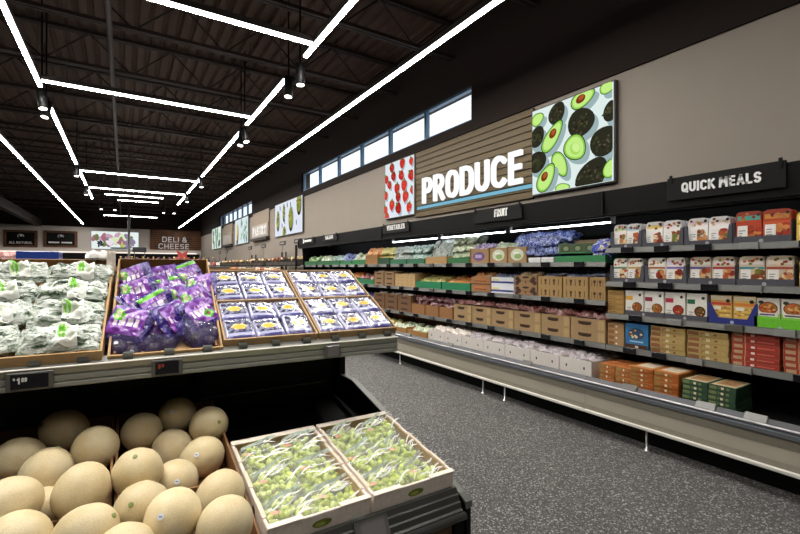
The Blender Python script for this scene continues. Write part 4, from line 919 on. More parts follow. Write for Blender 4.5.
for c, (ya, yb) in enumerate(((6.56, 6.22), (6.92, 6.58))):
    for t in range(3): carton('carton', 'shallow slotted brown tray, %s of the %s stack on the second produce shelf' % (HGT[3][t], ('right', 'left')[c]), 'slotted brown trays on the second shelf', FX, ya, yb, z+t*.081, .08, '#957653', .42, None, deco_slot)
    heap('potato', 'pale potato bag on the %s stack of slotted trays, %%s' % ('right', 'left')[c], 'potato bags on the second shelf', FX+.05, FX+.38, yb+.03, ya-.03, z+.21, 3, 2, 1, .9, .035, -.2)
for k, (ya, yb, key, lab, col) in enumerate(((7.64, 6.95, 'redwhite', 'bright red tomatoes', '#2f7a50'), (8.14, 7.66, 'orange', 'orange carrots', '#9a6a3c'), (9.0, 8.16, 'teal', 'pale green vegetables', '#2f6a48'), (9.7, 9.02, 'green', 'dark green vegetables', '#977650'), (10.5, 9.72, 'potato', 'brown vegetables', '#977650'))):
    carton('plastic_crate' if col[1:3] == '2f' else 'carton', 'crate of %s far along the second produce shelf' % lab, None, FX, ya, yb, z, .12, col, .42, .1)
    heap(key, 'bag of %s far along the second shelf, %%s' % lab, 'bags of '+lab, FX+.05, FX+.38, yb+.03, ya-.03, z+.1, 2, 4, 2, .95, .045, -.4)
# --- third produce shelf
z = ZP[2]+.037
def deco_hand(q, W, H): fe(q, W, H, .42, .55, W*.2, H*.13, '#2c1a10', 1, 14); fq(q, W, H, .22, .62, .62, .74, '#4a3018', 2); fq(q, W, H, .8, .97, .12, .9, '#b59a6c', 1)
B3 = [2.45, 2.835, 3.2, 3.59, 3.96, 4.31, 4.68]
for c in range(6):
    for t in range(2): carton('carton', 'kraft carton with an oval slot, %s of the %s pair from the right' % (HGT[2][t], ORD[c]), 'slotted pale cartons on the third shelf', FX, B3[c+1]-.004, B3[c], z+t*.113, .112, '#a28660', .42, None, deco_hand)
    heap('redwhite', 'red berry pack on the %s carton pair from the right, %%s' % ORD[c], 'red berry packs', FX+.05, FX+.39, B3[c]+.02, B3[c+1]-.02, z+.23, 3, 3, 1, .95, .03, -.25, 'bag', .06)
for c, (ya, yb) in enumerate(((5.0, 4.70), (5.34, 5.02), (5.71, 5.36))):
    carton('carton', 'brown tray of dark red cherry bags, %s from the right' % ORD[c], 'trays of cherry bags', FX, ya, yb, z, .17, '#94683f', .42, .16)
    heap('cherry', 'dark red cherry bag in the %s brown tray from the right, %%s' % ORD[c], 'cherry bags', FX+.05, FX+.39, yb+.02, ya-.02, z+.14, 3, 2, 2, .95, .05, -.4)
for c, (ya, yb) in enumerate(((6.12, 5.73), (6.53, 6.14), (6.93, 6.55))):
    for t in range(3): carton('carton', 'slotted dark brown tray, %s of the %s stack from the right, third shelf' % (HGT[3][t], ORD[c]), 'slotted trays on the third shelf', FX, ya, yb, z+t*.091, .09, '#74543a', .42, None, deco_slot)
    heap('white', 'whitish pack on the %s stack of dark trays from the right, %%s' % ORD[c], 'whitish packs on dark trays', FX+.05, FX+.39, yb+.03, ya-.03, z+.25, 3, 2, 1, .9, .03, -.15)
carton('carton', 'kraft carton of blue purple bags on the third shelf', None, FX, 7.5, 6.95, z, .13, '#957653', .42)
heap('blue', 'blue purple bag in a kraft carton on the third shelf, %s', 'blue purple bags', FX+.05, FX+.39, 6.98, 7.46, z+.12, 2, 3, 1, 1.0, .05, -.4)
for c, (ya, yb) in enumerate(((8.2, 7.52), (9.0, 8.22))):
    carton('carton', 'plain kraft carton at the far end of the third shelf, %s' % ('nearer', 'farther')[c], None, FX, ya, yb, z, .2, '#957653', .42)
# --- deck of the produce case
def deco_vent(q, W, H): fe(q, W, H, .22, .55, .009, .016, '#2a2622', 1, 8); fe(q, W, H, .78, .55, .009, .016, '#2a2622', 1, 8); fq(q, W, H, .4, .6, .02, .1, '#4a4642', 1)
BD = [2.46, 2.815, 3.18, 3.54, 3.89, 4.28, 4.64, 5.0]
for c in range(7):
    carton('carton', 'white carton with two vent holes on the case deck, %s from the quick meals' % ORD[c], 'white vented cartons', 3.60, BD[c+1]-.004, BD[c], zd, .165, '#ddd6d0', .5, None, deco_vent, inner='#cfc6bc')
    heap('pink' if c < 5 else 'white', 'pale clear bag in the %s white carton from the quick meals, %%s' % ORD[c], 'pale bags in white cartons', 3.66, 4.06, BD[c]+.03, BD[c+1]-.03, zd+.12, 3, 3, 1, .85, .05, -.35, 'bag', .04)
for c, (ya, yb) in enumerate(((5.53, 5.02), (6.1, 5.56), (6.8, 6.14))):
    carton('carton', 'flat wooden brown tray on the case deck, %s beyond the white cartons' % ORD[c], 'brown trays on the deck', 3.60, ya, yb, zd, .12, '#a97c46', .5, .1)
    carton('carton', 'brown carton behind the %s flat tray beyond the white cartons' % ORD[c], 'brown cartons behind the trays', 4.12, ya, yb, zd, .2, '#8f6236', .3)
    heap(('leaf', 'leaf', 'yellow')[c], 'pale leafy bag in the %s flat brown tray beyond the white cartons, %%s' % ORD[c], 'bags in the brown deck trays', 3.66, 4.0, yb+.04, ya-.04, zd+.06, 2, 3, 1, .95, .04, -.3)

# ------------------------------------------------------------------ the produce island in the foreground
IL = Vector((.2, 1.9, 0)); TI = Matrix.Translation(-IL)
isl = thing('produce_island', 'black two-tier produce island with grey rails, melons and grapes below', 'produce display', None, IL)
UF = Matrix.Translation((0, 1.845, 1.10)) @ Matrix.Rotation(-.05, 4, 'Z')     # upper rail frame
SL = UF @ Matrix.Rotation(math.radians(24.5), 4, 'X')                          # sloping upper deck
def ipart(name, m, fn, par=None, fr=None):
    q = MB(); q.M = TI @ fr if fr else TI; fn(q); return q.build(name, M[m], par or isl)
ipart('upper_deck', 'black', lambda q: q.box(-1.5, 1.10, .03, .74, -.03, -.002), None, SL)
rail = ipart('upper_rail', 'island_rail', lambda q: q.prism([(-.012, -.05), (-.02, -.046), (-.02, -.036), (-.013, -.032), (-.018, -.026), (-.018, -.012), (-.012, -.008), (-.018, -.002), (-.024, .016), (-.018, .021), (0, .02), (.03, .036), (.03, -.05)], -1.5, 1.10, ax='x'), None, UF)
ipart('rail_lip', 'lip', lambda q: q.rbox(-1.5, 1.10, -.027, -.017, .0165, .022, '#ffffff', .002), rail, UF)
for i in range(-2, 11):
    a = -.25+.131*i
    ipart('rail_clip', 'clip', lambda q: q.tube([(a-.016, .012, .033), (a+.016, .012, .033)], .014, '#4d4f4b', 10), rail, UF)
def ptag(a, wd, kind, txt=None):
    t = ipart('price_tag', 'tag_grey', lambda q: q.rbox(a, a+wd, -.03, -.0245, -.046, .013, '#55544f', .002), rail, UF)
    ipart('tag_screen', kind, lambda q: q.rbox(a+.012, a+wd-.012, -.0315, -.0302, -.039, .008, '#17171c', .0005), t, UF)
    return t
t1 = ptag(-.315, .12, 'tag'); t2 = ptag(.085, .1, 'tag'); t3 = ptag(.735, .075, 'silver')
for tx, x, z, wd, h in (('$', .006, .028, .006, .008), ('1', .016, .016, .007, .02), ('89', .027, .022, .014, .014)):
    me = text_mesh(tx, wd, h, .0004, .2, .2); me.materials.append(M['letter_matte']); o = inst('digits', me, parent=t1)
    o.matrix_basis = TI @ UF @ frontframe(-.303+x, -.0316, -.039+z)
q = MB(); q.M = TI @ UF @ frontframe(.1, -.0316, -.039); q.rbox(.006, .014, .022, .038, 0, .0005, '#8a3430', .0002); q.build('digit', M['plain'], t2)
q = MB(); q.M = TI @ UF @ frontframe(.1, -.0316, -.039); q.rbox(.017, .025, .026, .038, 0, .0005, '#8a3430', .0002); q.build('digit', M['plain'], t2)
ipart('back_panel', 'charcoal', lambda q: q.box(-1.5, 1.07, 2.36, 2.38, 0, 1.28))
ipart('back_ledge', 'clip', lambda q: q.rbox(.28, .98, 2.335, 2.36, .80, .812, '#222222', .003))
for ux in (-.55, .3): ipart('shelf_upright', 'black', lambda q: (q.rbox(ux-.018, ux+.018, 2.33, 2.359, .62, 1.22, '#222222', .004), [q.box(ux-.005, ux+.005, 2.3285, 2.3305, .7+k*.05, .72+k*.05) for k in range(10)]))
ipart('shelf_upright', 'black', lambda q: q.rbox(1.03, 1.07, 2.29, 2.355, .05, 1.22, '#222222', .004))
ipart('shelf_underside', 'black', lambda q: q.prism([(-.0, -.052), (.55, -.012), (.55, .03), (0, -.04)], -1.5, 1.07, ax='x'), None, UF)
ipart('panel_label', 'tag_grey', lambda q: q.box(.14, .2, 2.354, 2.36, .975, .99))
sp = ipart('side_panel', 'black', lambda q: q.prism([(1.215, 0), (1.215, .60), (1.25, .615), (2.15, .835), (2.36, .835), (2.36, 0)], 1.045, 1.065, ax='x'))
ipart('edge_cap', 'clip', lambda q: q.prism([(1.212, .58), (1.212, .606), (1.25, .622), (2.15, .842), (2.36, .842), (2.36, .836), (2.15, .836), (1.25, .616), (1.22, .6)], 1.04, 1.07, ax='x'), sp)
ipart('bin_floor', 'black', lambda q: q.prism([(1.25, .55), (1.25, .59), (2.3, .735), (2.3, .69)], -1.5, 1.04, ax='x'))
LOW = Matrix.Translation((0, .004, -.028))
lr = ipart('lower_rail', 'dark_rail', lambda q: q.prism([(1.262, .675), (1.25, .672), (1.243, .655), (1.236, .652), (1.232, .632), (1.225, .629), (1.221, .61), (1.212, .606), (1.206, .585), (1.262, .575)], -1.5, 1.03, ax='x'), None, LOW)
ipart('rail_tube', 'dark_rail', lambda q: q.tube([(-1.5, 1.208, .588), (1.035, 1.208, .588)], .014, '#707070', 10), lr, LOW)
lt = ipart('price_tag', 'tag_grey', lambda q: q.prism([(1.242, .672), (1.202, .596), (1.209, .594), (1.249, .668)], .61, .73, ax='x'), lr, LOW)
ipart('tag_screen', 'silver', lambda q: q.prism([(1.2375, .6655), (1.2045, .6025), (1.2055, .602), (1.2385, .665)], .63, .715, ax='x'), lt, LOW)
ipart('base_front', 'wood_front', lambda q: q.box(-1.5, 1.0, 1.242, 1.262, .1, .546))
ipart('base_post', 'black', lambda q: q.rbox(1.0, 1.043, 1.222, 1.262, 0, .545, '#222222', .004))
ipart('plinth', 'black', lambda q: q.box(-1.5, 1.0, 1.28, 2.34, 0, .1))
ipart('rear_deck', 'black', lambda q: q.prism([(2.56, 1.36), (2.56, 1.39), (3.25, 1.08), (3.25, 1.05)], -1.5, 1.1, ax='x'))
ipart('rear_panel', 'black', lambda q: q.box(-1.5, 1.07, 2.45, 2.47, 0, 1.34))

# ---- berry trays
def slope(a, b, n=0, rz=0): return SL @ Matrix.Translation((a, b, n)) @ Matrix.Rotation(rz, 4, 'Z')
def tray_mesh(W, D, hf, hb, col, inner, t=.007):
    q = MB(); q.box(-W/2, W/2, 0, D, 0, .004, col)
    q.box(-W/2, W/2, 0, t, .004, hf, col); q.box(-W/2, W/2, D-t, D, .004, hb, inner)
    for s in (-1, 1): q.prism([(t, .004), (D-t, .004), (D-t, hb), (t, hf)], s*(W/2-t), s*W/2, col, 'x')
    for s in (-1, 1):
        for y in (.05, D-.05): q.box(s*(W/2-.02)-.004, s*(W/2-.02)+.004, y-.02, y+.02, .004, .02, inner)
    return q.mesh('tray', M['card'])
TM = tray_mesh(.385, .32, .05, .055, '#a5855a', '#8f7048')
M['berry_film'] = vmat('berry_lid_film', .16, .6, .8, .05, 40, .35, 26)
def lid_art(u, v):
    du, dv = u-.5, v-.52; e = (du/.26)**2+(dv/.15)**2
    if v < .11: return '#45437e' if .22 < u < .85 else '#6a6a98'
    if e < 1: return '#e0b64e' if e < .72 else '#f2e6b8'
    if u < .07 or u > .93 or v > .93: return '#b4b4d2'
    if v < .2: return '#a9a9cc'
    k = noise.noise(Vector((u*7, v*7, 3)))
    return '#3a3b52' if k < -.15 else ('#5c5e76' if k < .15 else '#8c8ea6')
PK = []
for sd in range(3):
    c = MB(); c.rbox(-.058, .058, -.072, .072, 0, .03, '#4a4c80', .008)
    for k in range(30):
        c.ell((rnd.uniform(-.048, .048), rnd.uniform(-.06, .06), .034), (.008, .008, .006), rnd.choice(['#23284e', '#2f3560', '#1c2040', '#454b78']), 6, 4)
    cm = c.mesh('container', M['gloss'])
    l = MB(); nn = 18
    P = []
    for j in range(nn+1):
        for i in range(nn+1):
            u = i/nn; v = j/nn; z = .0405+.004*(1-(2*u-1)**4)*(1-(2*v-1)**4)+.0016*noise.noise(Vector((u*5+sd*9, v*5, sd)))+.001*noise.noise(Vector((u*13, v*13+sd*4, 2)))
            P.append(((u-.5)*.118, (v-.5)*.147, z if 0 < i < nn and 0 < j < nn else .03))
    b0 = l.p(P)
    for j in range(nn):
        for i in range(nn): k = b0+j*(nn+1)+i; l.face((k, k+1, k+nn+2, k+nn+1), lid_art((i+.5)/nn, (j+.5)/nn), True)
    PK.append((cm, l.mesh('lid_film', M['berry_film'])))
TN = {(0, 0): 'left lower', (1, 0): 'right lower', (0, 1): 'left upper', (1, 1): 'right upper'}
for (c, r_), nm in TN.items():
    a = .335+.1925+c*.392; b = .035+r_*.326
    inst('berry_tray', TM, 'kraft cardboard tray of berry packs, %s of four on the island' % nm, 'box', 'cardboard berry trays', mw=slope(a, b, .001))
    for i in range(3):
        for j in range(2):
            t = thing('berry_pack', 'blue clear-lidded berry pack, %s row %s in the %s tray' % (('front', 'back')[j], ('left', 'middle', 'right')[i], nm), 'berry pack', 'berry packs with yellow ovals',
                      mw=slope(a-.122+i*.122, b+.087+j*.15, .007+rnd.uniform(0, .008), rnd.uniform(-.06, .06)) @ Matrix.Rotation(rnd.uniform(-.05, .05), 4, 'Y') @ Matrix.Rotation(rnd.uniform(-.03, .03), 4, 'X'))
            k = rnd.randrange(3); inst('container', PK[k][0], parent=t); inst('lid_film', PK[k][1], parent=t)

# ---- avocado bags and romaine
def pil_pt(u, v, w_, l_, t_, seed, cr, pu=2.5, pv=2.5, off=0):
    k = max(0, (1-abs(u)**pu))**.6*max(0, (1-abs(v)**pv))**.6
    q = Vector((u*2.1+seed*7.3, v*2.1-seed*3.1, 1.7+seed)); nz = noise.noise(q*1.3)+.6*noise.noise(q*2.9)
    return (u*w_/2*(1-.06*abs(v)+.04*noise.noise(q)), v*l_/2*(1+.04*noise.noise(q+Vector((9, 0, 0)))), t_/2*k*(1+cr*nz)+cr*t_*.22*noise.noise(Vector((u*4+seed, v*4, 3)))+off)
def patch(q, w_, l_, t_, seed, cr, u0, u1, v0, v1, art, n=16, off=.003):
    b0 = q.p([pil_pt(u0+(u1-u0)*i/n, v0+(v1-v0)*j/n, w_, l_, t_, seed, cr, off=off) for j in range(n+1) for i in range(n+1)])
    for j in range(n):
        for i in range(n): k = b0+j*(n+1)+i; q.face((k, k+1, k+n+2, k+n+1), art((i+.5)/n, (j+.5)/n), True)
M['avo_film'] = bagmat('purple_bag_film', ['#120a30', '#2c1a70', '#3a2886', '#7a6aa8', '#24165c'], .22, 16)
M['avo_print'] = vmat('purple_bag_print', .25, .5, .5, .06, 30, .4, 30)
M['net'] = filmmat('purple_net', '#4a3a76', .2, .6, .2, 60)
def avo_art(kind):
    def f(u, v):
        if kind == 0 and (u-.2)**2/.03+(v-.7)**2/.05 < 1: return '#6cc23a' if (u-.2)**2/.03+(v-.7)**2/.05 > .35 else '#e6ecc0'
        if kind == 1 and (u-.75)**2/.04+(v-.3)**2/.03 < 1: return '#58b83c' if (u-.75)**2/.04+(v-.3)**2/.03 > .3 else '#7a4a2a'
        if kind == 2 and v > .85: return '#6cc23a'
        if .32 < v < .62 and .12 < u < .92: return '#efe6f2' if int(u*14+int(v*12)*3) % 3 else '#8a4ab0'
        if .68 < v < .76 and .35 < u < .9: return '#c0a8d0' if int(u*23) % 2 else '#7a3f98'
        return '#7d3aa0' if v < .5 else '#8f58b8'
    return f
AV = []
for k in range(4):
    sd = 2.3+k*1.9; f = MB(); f.pillow(.165, .15, .022, sd, lambda u, v, s_: '#4a3a9c', 14, 12, .9, 6, 6); fm = f.mesh('film', M['avo_film'])
    p = MB(); p.M = None; b0 = p.p([(u*.165/2, v*.15/2, pil_pt(u, v, .165, .15, .022, sd, .9, 6, 6)[2]+.004) for u, v in [((-.9, -.6, -.85, -.8)[k]+(1.6, 1.5, 1.75, 1.3)[k]*a/18, -.75+1.6*b/18) for b in range(19) for a in range(19)]])
    for b in range(18):
        for a in range(18): c0 = b0+b*19+a; p.face((c0, c0+1, c0+20, c0+19), avo_art(k % 3)((a+.5)/18, (b+.5)/18), True)
    AV.append((fm, p.mesh('print', M['avo_print'])))
am = MB(); am.ell((0, 0, 0), (.034, .044, .034), '#3d3540', 14, 10, None, lambda d: 1-.14*max(0, d.y)); am = am.mesh('avocado', M['avocado'])
sm_ = MB(); sm_.tube([(0, 0, .0325), (0, 0, .0348)], .008, '#dfe3e6', 10); sm_ = sm_.mesh('sticker', M['plain'])
nm_ = MB(); nm_.pillow(.175, .2, .095, 4.4, lambda u, v, s_: '#5b4a86', 12, 10, .25); nm_ = nm_.mesh('net', M['net'])
CB = tray_mesh(.38, .665, .03, .115, '#ad8a5c', '#7c5730'); 
inst('carton', CB, 'kraft carton full of purple avocado bags on the upper deck', 'box', None, mw=slope(.14, .02, .001))
# (a, b, lift, turn, variant, avocados shown below the film)
AB = [(.03, .15, .045, .1, 0, 3), (.12, .155, .045, -.35, 3, 2), (.19, .16, .055, 1.2, 1, 3), (.265, .165, .05, .55, 1, 3),
      (.03, .29, .055, 1.1, 1, 2), (.12, .28, .065, .9, 2, 0), (.20, .31, .06, .2, 3, 2), (.27, .32, .06, .7, 0, 2),
      (.02, .42, .06, .15, 0, 3), (.11, .42, .07, .35, 1, 0), (.2, .44, .07, .55, 2, 0), (.275, .45, .065, -.3, 0, 2),
      (.03, .55, .07, -.2, 3, 2), (.12, .56, .075, .3, 1, 0), (.21, .565, .075, .2, 2, 0), (.28, .57, .07, 1.0, 3, 0)]
for i, (a, b, n, rz, k, na) in enumerate(AB):
    t = thing('avocado_bag', 'purple avocado bag, %s from the left in the %s row of the kraft carton' % (ORD[i % 4], ('front', 'second', 'third', 'back')[i//4]), 'bag of avocados', 'purple avocado bags',
              mw=slope(a+.012*((i*7) % 3-1), b-.008, n-.012-.012*(i//4), rz) @ Matrix.Scale(.9, 4) @ Matrix.Rotation(rnd.uniform(.15, .4), 4, 'X') @ Matrix.Rotation(rnd.uniform(-.25, .25), 4, 'Y'))
    ht = (rnd.uniform(.1, .5), rnd.uniform(-.3, .3), rnd.uniform(-.5, .5)); hl = (rnd.uniform(-.02, .02), .035+rnd.uniform(-.01, .02), .034)
    inst('film', AV[k][0], parent=t, loc=hl, rot=ht); inst('print', AV[k][1], parent=t, loc=hl, rot=ht)
    for j in range(4 if na else 3):
        o = inst('avocado', am, loc=((-.045, .045, 0, .01)[j]+rnd.uniform(-.008, .008), (-.05, -.045, -.085, .02)[j], (-.006, -.006, -.01, -.004)[j]), rot=(rnd.uniform(-.4, .4), rnd.uniform(-.3, .3), rnd.uniform(-.8, .8)), parent=t)
        if (i, j) in ((0, 0), (0, 2), (2, 1), (3, 1)): inst('sticker', sm_, parent=o)
    inst('net', nm_, loc=(0, -.03, -.006), parent=t)
M['romaine'] = bagmat('romaine_bag_film', ['#1c3022', '#46583e', '#9aa59a', '#dfe4df', '#c4ccc2', '#5c7050', '#aeb8ae'], .2, 26)
mp = M['romaine'].node_tree; tcn = [x for x in mp.nodes if x.type == 'TEX_COORD'][0]
mpn = mp.nodes.new('ShaderNodeMapping'); mpn.inputs['Scale'].default_value = (.28, 1.2, 1); mp.links.new(tcn.outputs['Object'], mpn.inputs[0])
for x in [x for x in mp.nodes if x.type == 'TEX_NOISE']: mp.links.new(mpn.outputs[0], x.inputs['Vector'])
M['rom_print'] = vmat('romaine_label', .25, .5, .4, .05, 30, .3, 40)
def rom_art(u, v):
    e = ((u-.25)/.22)**2+((v-.6)/.32)**2
    if e < 1: return '#78c83c' if e < .75 and not (.2 < u < .26 and v < .6) else '#cfe8b0'
    if .5 < u < .9 and (.3 < v < .36 or .45 < v < .5 or .6 < v < .7): return '#c9d4b8'
    return '#f1f3ec'
RM = []
for k in range(3):
    sd = 5.1+k*2.7; f = MB(); f.pillow(.235, .125, .075, sd, lambda u, v, s_: '#748076', 18, 10, .8); fm = f.mesh('film', M['romaine'])
    p = MB(); patch(p, .235, .125, .075, sd, .8, -.1, .44, -.85, .8, rom_art, 14); RM.append((fm, p.mesh('label', M['rom_print'])))
lf = MB()
for k in range(7): lf.ell((-.03+.009*k, rnd.uniform(-.01, .012), rnd.uniform(-.008, .008)), (.02, .012, .008), rnd.choice(['#a8c46a', '#c8d88c', '#86a84c']), 8, 6)
lf = lf.mesh('leaf_ends', M['fruit'])
RC = tray_mesh(.56, .665, .055, .11, '#ad8a5c', '#7c5730')
inst('carton', RC, 'kraft carton of romaine bags at the left end of the upper deck', 'box', None, mw=slope(-.345, .02, .001))
for i in range(8):
    c, r_ = i//4, i % 4; a = (-.185, -.405)[c]+rnd.uniform(-.008, .008); b = .10+r_*.15
    t = thing('romaine_bag', 'clear bag of romaine with green and white label, %s of the %s column' % (('front', 'second', 'third', 'back')[r_], ('right', 'left')[c]), 'bag of lettuce', 'romaine bags',
              mw=slope(a, b, .062+.012*r_, rnd.uniform(-.06, .06)+(0 if c == 0 else .3)) @ Matrix.Rotation(.22, 4, 'X'))
    k = i % 3; inst('film', RM[k][0], parent=t); inst('label', RM[k][1], parent=t); inst('leaf_ends', lf, loc=(-.08, -.03, -.012), parent=t)
q = MB()
q.pillow(.11, .06, .03, 8.2, lambda u, v, s_: '#e9e6e2', 12, 10, 1.2)
q.M = Matrix.Translation((.045, -.05, -.02)) @ Matrix.Rotation(1.2, 4, 'X'); q.pillow(.035, .12, .02, 3.2, lambda u, v, s_: '#e0d6c8', 8, 12, 1.2); q.M = None
o = q.build('plastic_liner', M['plain']); o.matrix_basis = slope(-.12, .675, .135); setp(o, 'crumpled white plastic liner on the back corner of the romaine carton', 'plastic liner')
for k, (x, w_, z) in enumerate(((-.62, .34, 1.395), (-.12, .3, 1.38), (.35, .6, 1.37))):
    q = MB(); open_box(q, w_, .5, .09, '#8a6338', None, '#7c5730'); o = q.build('carton', M['card'], None, (x+.0, 2.60, z-.01), (math.radians(0), math.radians(24.2), PI/2))
    setp(o, 'kraft carton on the far slope of the island behind the %s' % ('left romaine bags', 'plastic liner', 'berry trays')[k], 'box')

# ---- grape crates
GF = lambda x: Matrix.Translation((x, 1.275, .598)) @ Matrix.Rotation(math.radians(8.3), 4, 'X')
def crate_mesh(W=.335, D=.52, H=.105):
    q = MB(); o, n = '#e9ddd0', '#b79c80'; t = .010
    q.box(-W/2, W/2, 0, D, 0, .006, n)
    for (x0, x1, y0, y1) in ((-W/2, W/2, 0, t), (-W/2, W/2, D-t, D), (-W/2, -W/2+t, t, D-t), (W/2-t, W/2, t, D-t)): q.rbox(x0, x1, y0, y1, .006, H, o, .002)
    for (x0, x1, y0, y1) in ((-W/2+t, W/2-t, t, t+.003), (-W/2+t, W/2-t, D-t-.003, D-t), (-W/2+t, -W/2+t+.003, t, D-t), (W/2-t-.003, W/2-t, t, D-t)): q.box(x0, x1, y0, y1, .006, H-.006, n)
    q.rbox(-W/2, W/2, D-.03, D-.001, H+.0005, H+.004, o, .001); q.rbox(-W/2, -.06, -.003, .018, H+.0005, H+.004, o, .001); q.rbox(.06, W/2, -.003, .018, H+.0005, H+.004, o, .001)
    for s in (-1, 1):
        for y in (.1, .26, .42): q.rbox(s*(W/2-.006)-.007, s*(W/2-.006)+.006, y-.05, y+.05, H+.0005, H+.003, '#dccbb8', .001)
    for u in (.0,):   # hand hole with the fruit behind it
        q.poly([(u+.032*math.cos(a*PI/8), -.0008, .072+.013*math.sin(a*PI/8)) for a in range(16)], '#6f7a2a'); q.poly([(u+.018*math.cos(a*PI/6)-.006, -.0016, .07+.007*math.sin(a*PI/6)) for a in range(12)], '#a8b04a')
    for y in (.15, .36): q.poly([(-W/2-.0008, y+.016*math.cos(a*PI/6), .07+.012*math.sin(a*PI/6)) for a in range(12)], '#4a4038')
    q.poly([(W*.28+.012*math.cos(a*PI/6), D-t-.0035, .06+.012*math.sin(a*PI/6)) for a in range(12)], '#1e1612')
    return q.mesh('crate', M['card'])
CM = crate_mesh()
GB = []
for k in range(3):
    g = MB(); n = 0
    while n < 105:
        x, y, z = rnd.uniform(-.07, .07), rnd.uniform(-.075, .075), rnd.uniform(.0, .05)
        if (x/.075)**2+(y/.08)**2 > 1: continue
        rr = rnd.uniform(.0095, .0118); g.ell((x, y, .012+z), (rr, rr, rr*1.12), '#b4cb57', 10, 7, (rnd.uniform(0, 3), rnd.uniform(0, 3), 0)); n += 1
    gm = g.mesh('grapes', M['grape'])
    f = MB(); f.M = Matrix.Translation((0, 0, .035)); f.pillow(.185, .19, .105, 6.2+k*3, lambda u, v, s_: '#eef6f2', 22, 20, .55); fm = f.mesh('film', M['clear'])
    s_ = MB(); z_ = MB()   # raised folds of the bag and its printed zip
    for j in range(13):
        x0 = rnd.uniform(-.08, .03); y0 = rnd.uniform(-.085, .03); ang = rnd.uniform(.95, 1.3); L_ = rnd.uniform(.06, .13); wd_ = rnd.uniform(.002, .006); N = 10; row = []
        for i in range(N+1):
            tt = i/N; x = x0+math.sin(ang)*L_*tt; y = y0+math.cos(ang)*L_*tt+.004*math.sin(tt*6+j); zz = .087-.28*(x*x+y*y)+.004*math.sin(tt*5+j); k_ = wd_*math.sin(PI*min(.97, max(.06, tt)))
            row += [(x, y, zz), (x-.3*k_, y+k_, zz+.5*k_)]
        b0 = s_.p(row)
        for i in range(N): s_.face((b0+2*i, b0+2*i+1, b0+2*i+3, b0+2*i+2), '#ffffff', True)
    row = []
    for i in range(13): tt = i/12; row += [(-.07+.13*tt, .0+.075*tt+.008*math.sin(tt*6+k), .084+.008*math.sin(tt*PI)), (-.072+.13*tt, .005+.075*tt+.008*math.sin(tt*6+k), .092+.01*math.sin(tt*PI))]
    b0 = z_.p(row)
    for i in range(12): z_.face((b0+2*i, b0+2*i+1, b0+2*i+3, b0+2*i+2), '#c3d8cc', True)
    r_ = MB(); b0 = r_.p([(-.06+.028*i/4, -.03+.014*j, .084+.001*math.sin(i)) for j in range(2) for i in range(5)])
    for i in range(4): r_.face((b0+i, b0+i+1, b0+i+6, b0+i+5), '#d98068', True)
    GB.append((gm, fm, s_.mesh('fold', M['strip']), z_.mesh('zip_strip', M['teal_strip']), r_.mesh('logo', M['red_strip'])))
for c, x in enumerate((.5125, .858)):
    inst('fruit_crate', CM, 'white cardboard crate of green grapes, %s' % ('beside the melons', 'at the right end of the island'), 'crate', 'grape crates', mw=GF(x)) if False else inst('fruit_crate', CM, ('white cardboard crate of bagged green grapes beside the melons', 'white cardboard crate of bagged green grapes at the right end of the island')[c], 'crate', 'grape crates', mw=GF(x))
    for i in range(2):
        for j in range(3):
            t = thing('grape_bag', 'clear zip bag of green grapes, %s %s in the %s crate' % (('front', 'middle', 'back')[j], ('left', 'right')[i], ('left', 'right')[c]), 'bag of grapes', 'green grape bags',
                      mw=GF(x) @ Matrix.Translation((-.078+.156*i, .095+.162*j, .012+.006*j)) @ Matrix.Rotation(rnd.uniform(-.35, .2), 4, 'Z') @ Matrix.Rotation(rnd.uniform(-.06, .06), 4, 'Y'))
            k = (i+j+c) % 3
            g = inst('grapes', GB[k][0], parent=t); g['kind'] = 'stuff'
            for nm, me in zip(('film', 'fold', 'zip_strip', 'logo'), GB[k][1:]): inst(nm, me, parent=t)

# ---- melons in four cartons
mf = lambda d: 1+.012*math.cos(8*math.atan2(d.y, d.x))*(1-d.z*d.z)
MM = []
for e in (1.0, 1.06, 1.12):
    q = MB(); q.ell((0, 0, 0), (.0725, .0725, .0725*e), '#e0cf9d', 28, 18, None, mf); MM.append(q.mesh('rind', M['melon']))
q = MB(); q.tube([(0, 0, -.0015), (0, 0, .0035)], [.0075, .006], '#7f8a4a', 12); SC = q.mesh('stem_scar', M['plain'])
q = MB(); q.tube([(0, 0, 0), (0, 0, .0012)], .0085, '#dfe2ec', 14); q.box(-.004, .004, -.0015, .0015, .0012, .0015, '#6a72b0'); ST = q.mesh('sticker', M['plain'])
MP = [(-.188, 2.063, .84), (-.297, 1.929, .802), (-.213, 1.81, .782), (-.085, 1.879, .812), (-.106, 1.596, .79), (-.265, 1.578, .803), (-.217, 1.682, .713), (-.227, 1.444, .758), (-.086, 1.404, .753), (.059, 1.982, .809), (.189, 2.046, .833), (.289, 1.905, .815), (.159, 1.895, .747), (.037, 1.628, .797), (.246, 1.777, .743), (.148, 1.674, .719), (.045, 1.493, .745), (.115, 1.367, .757), (.258, 1.487, .723), (.237, 1.287, .737), (0, 1.29, .735)]
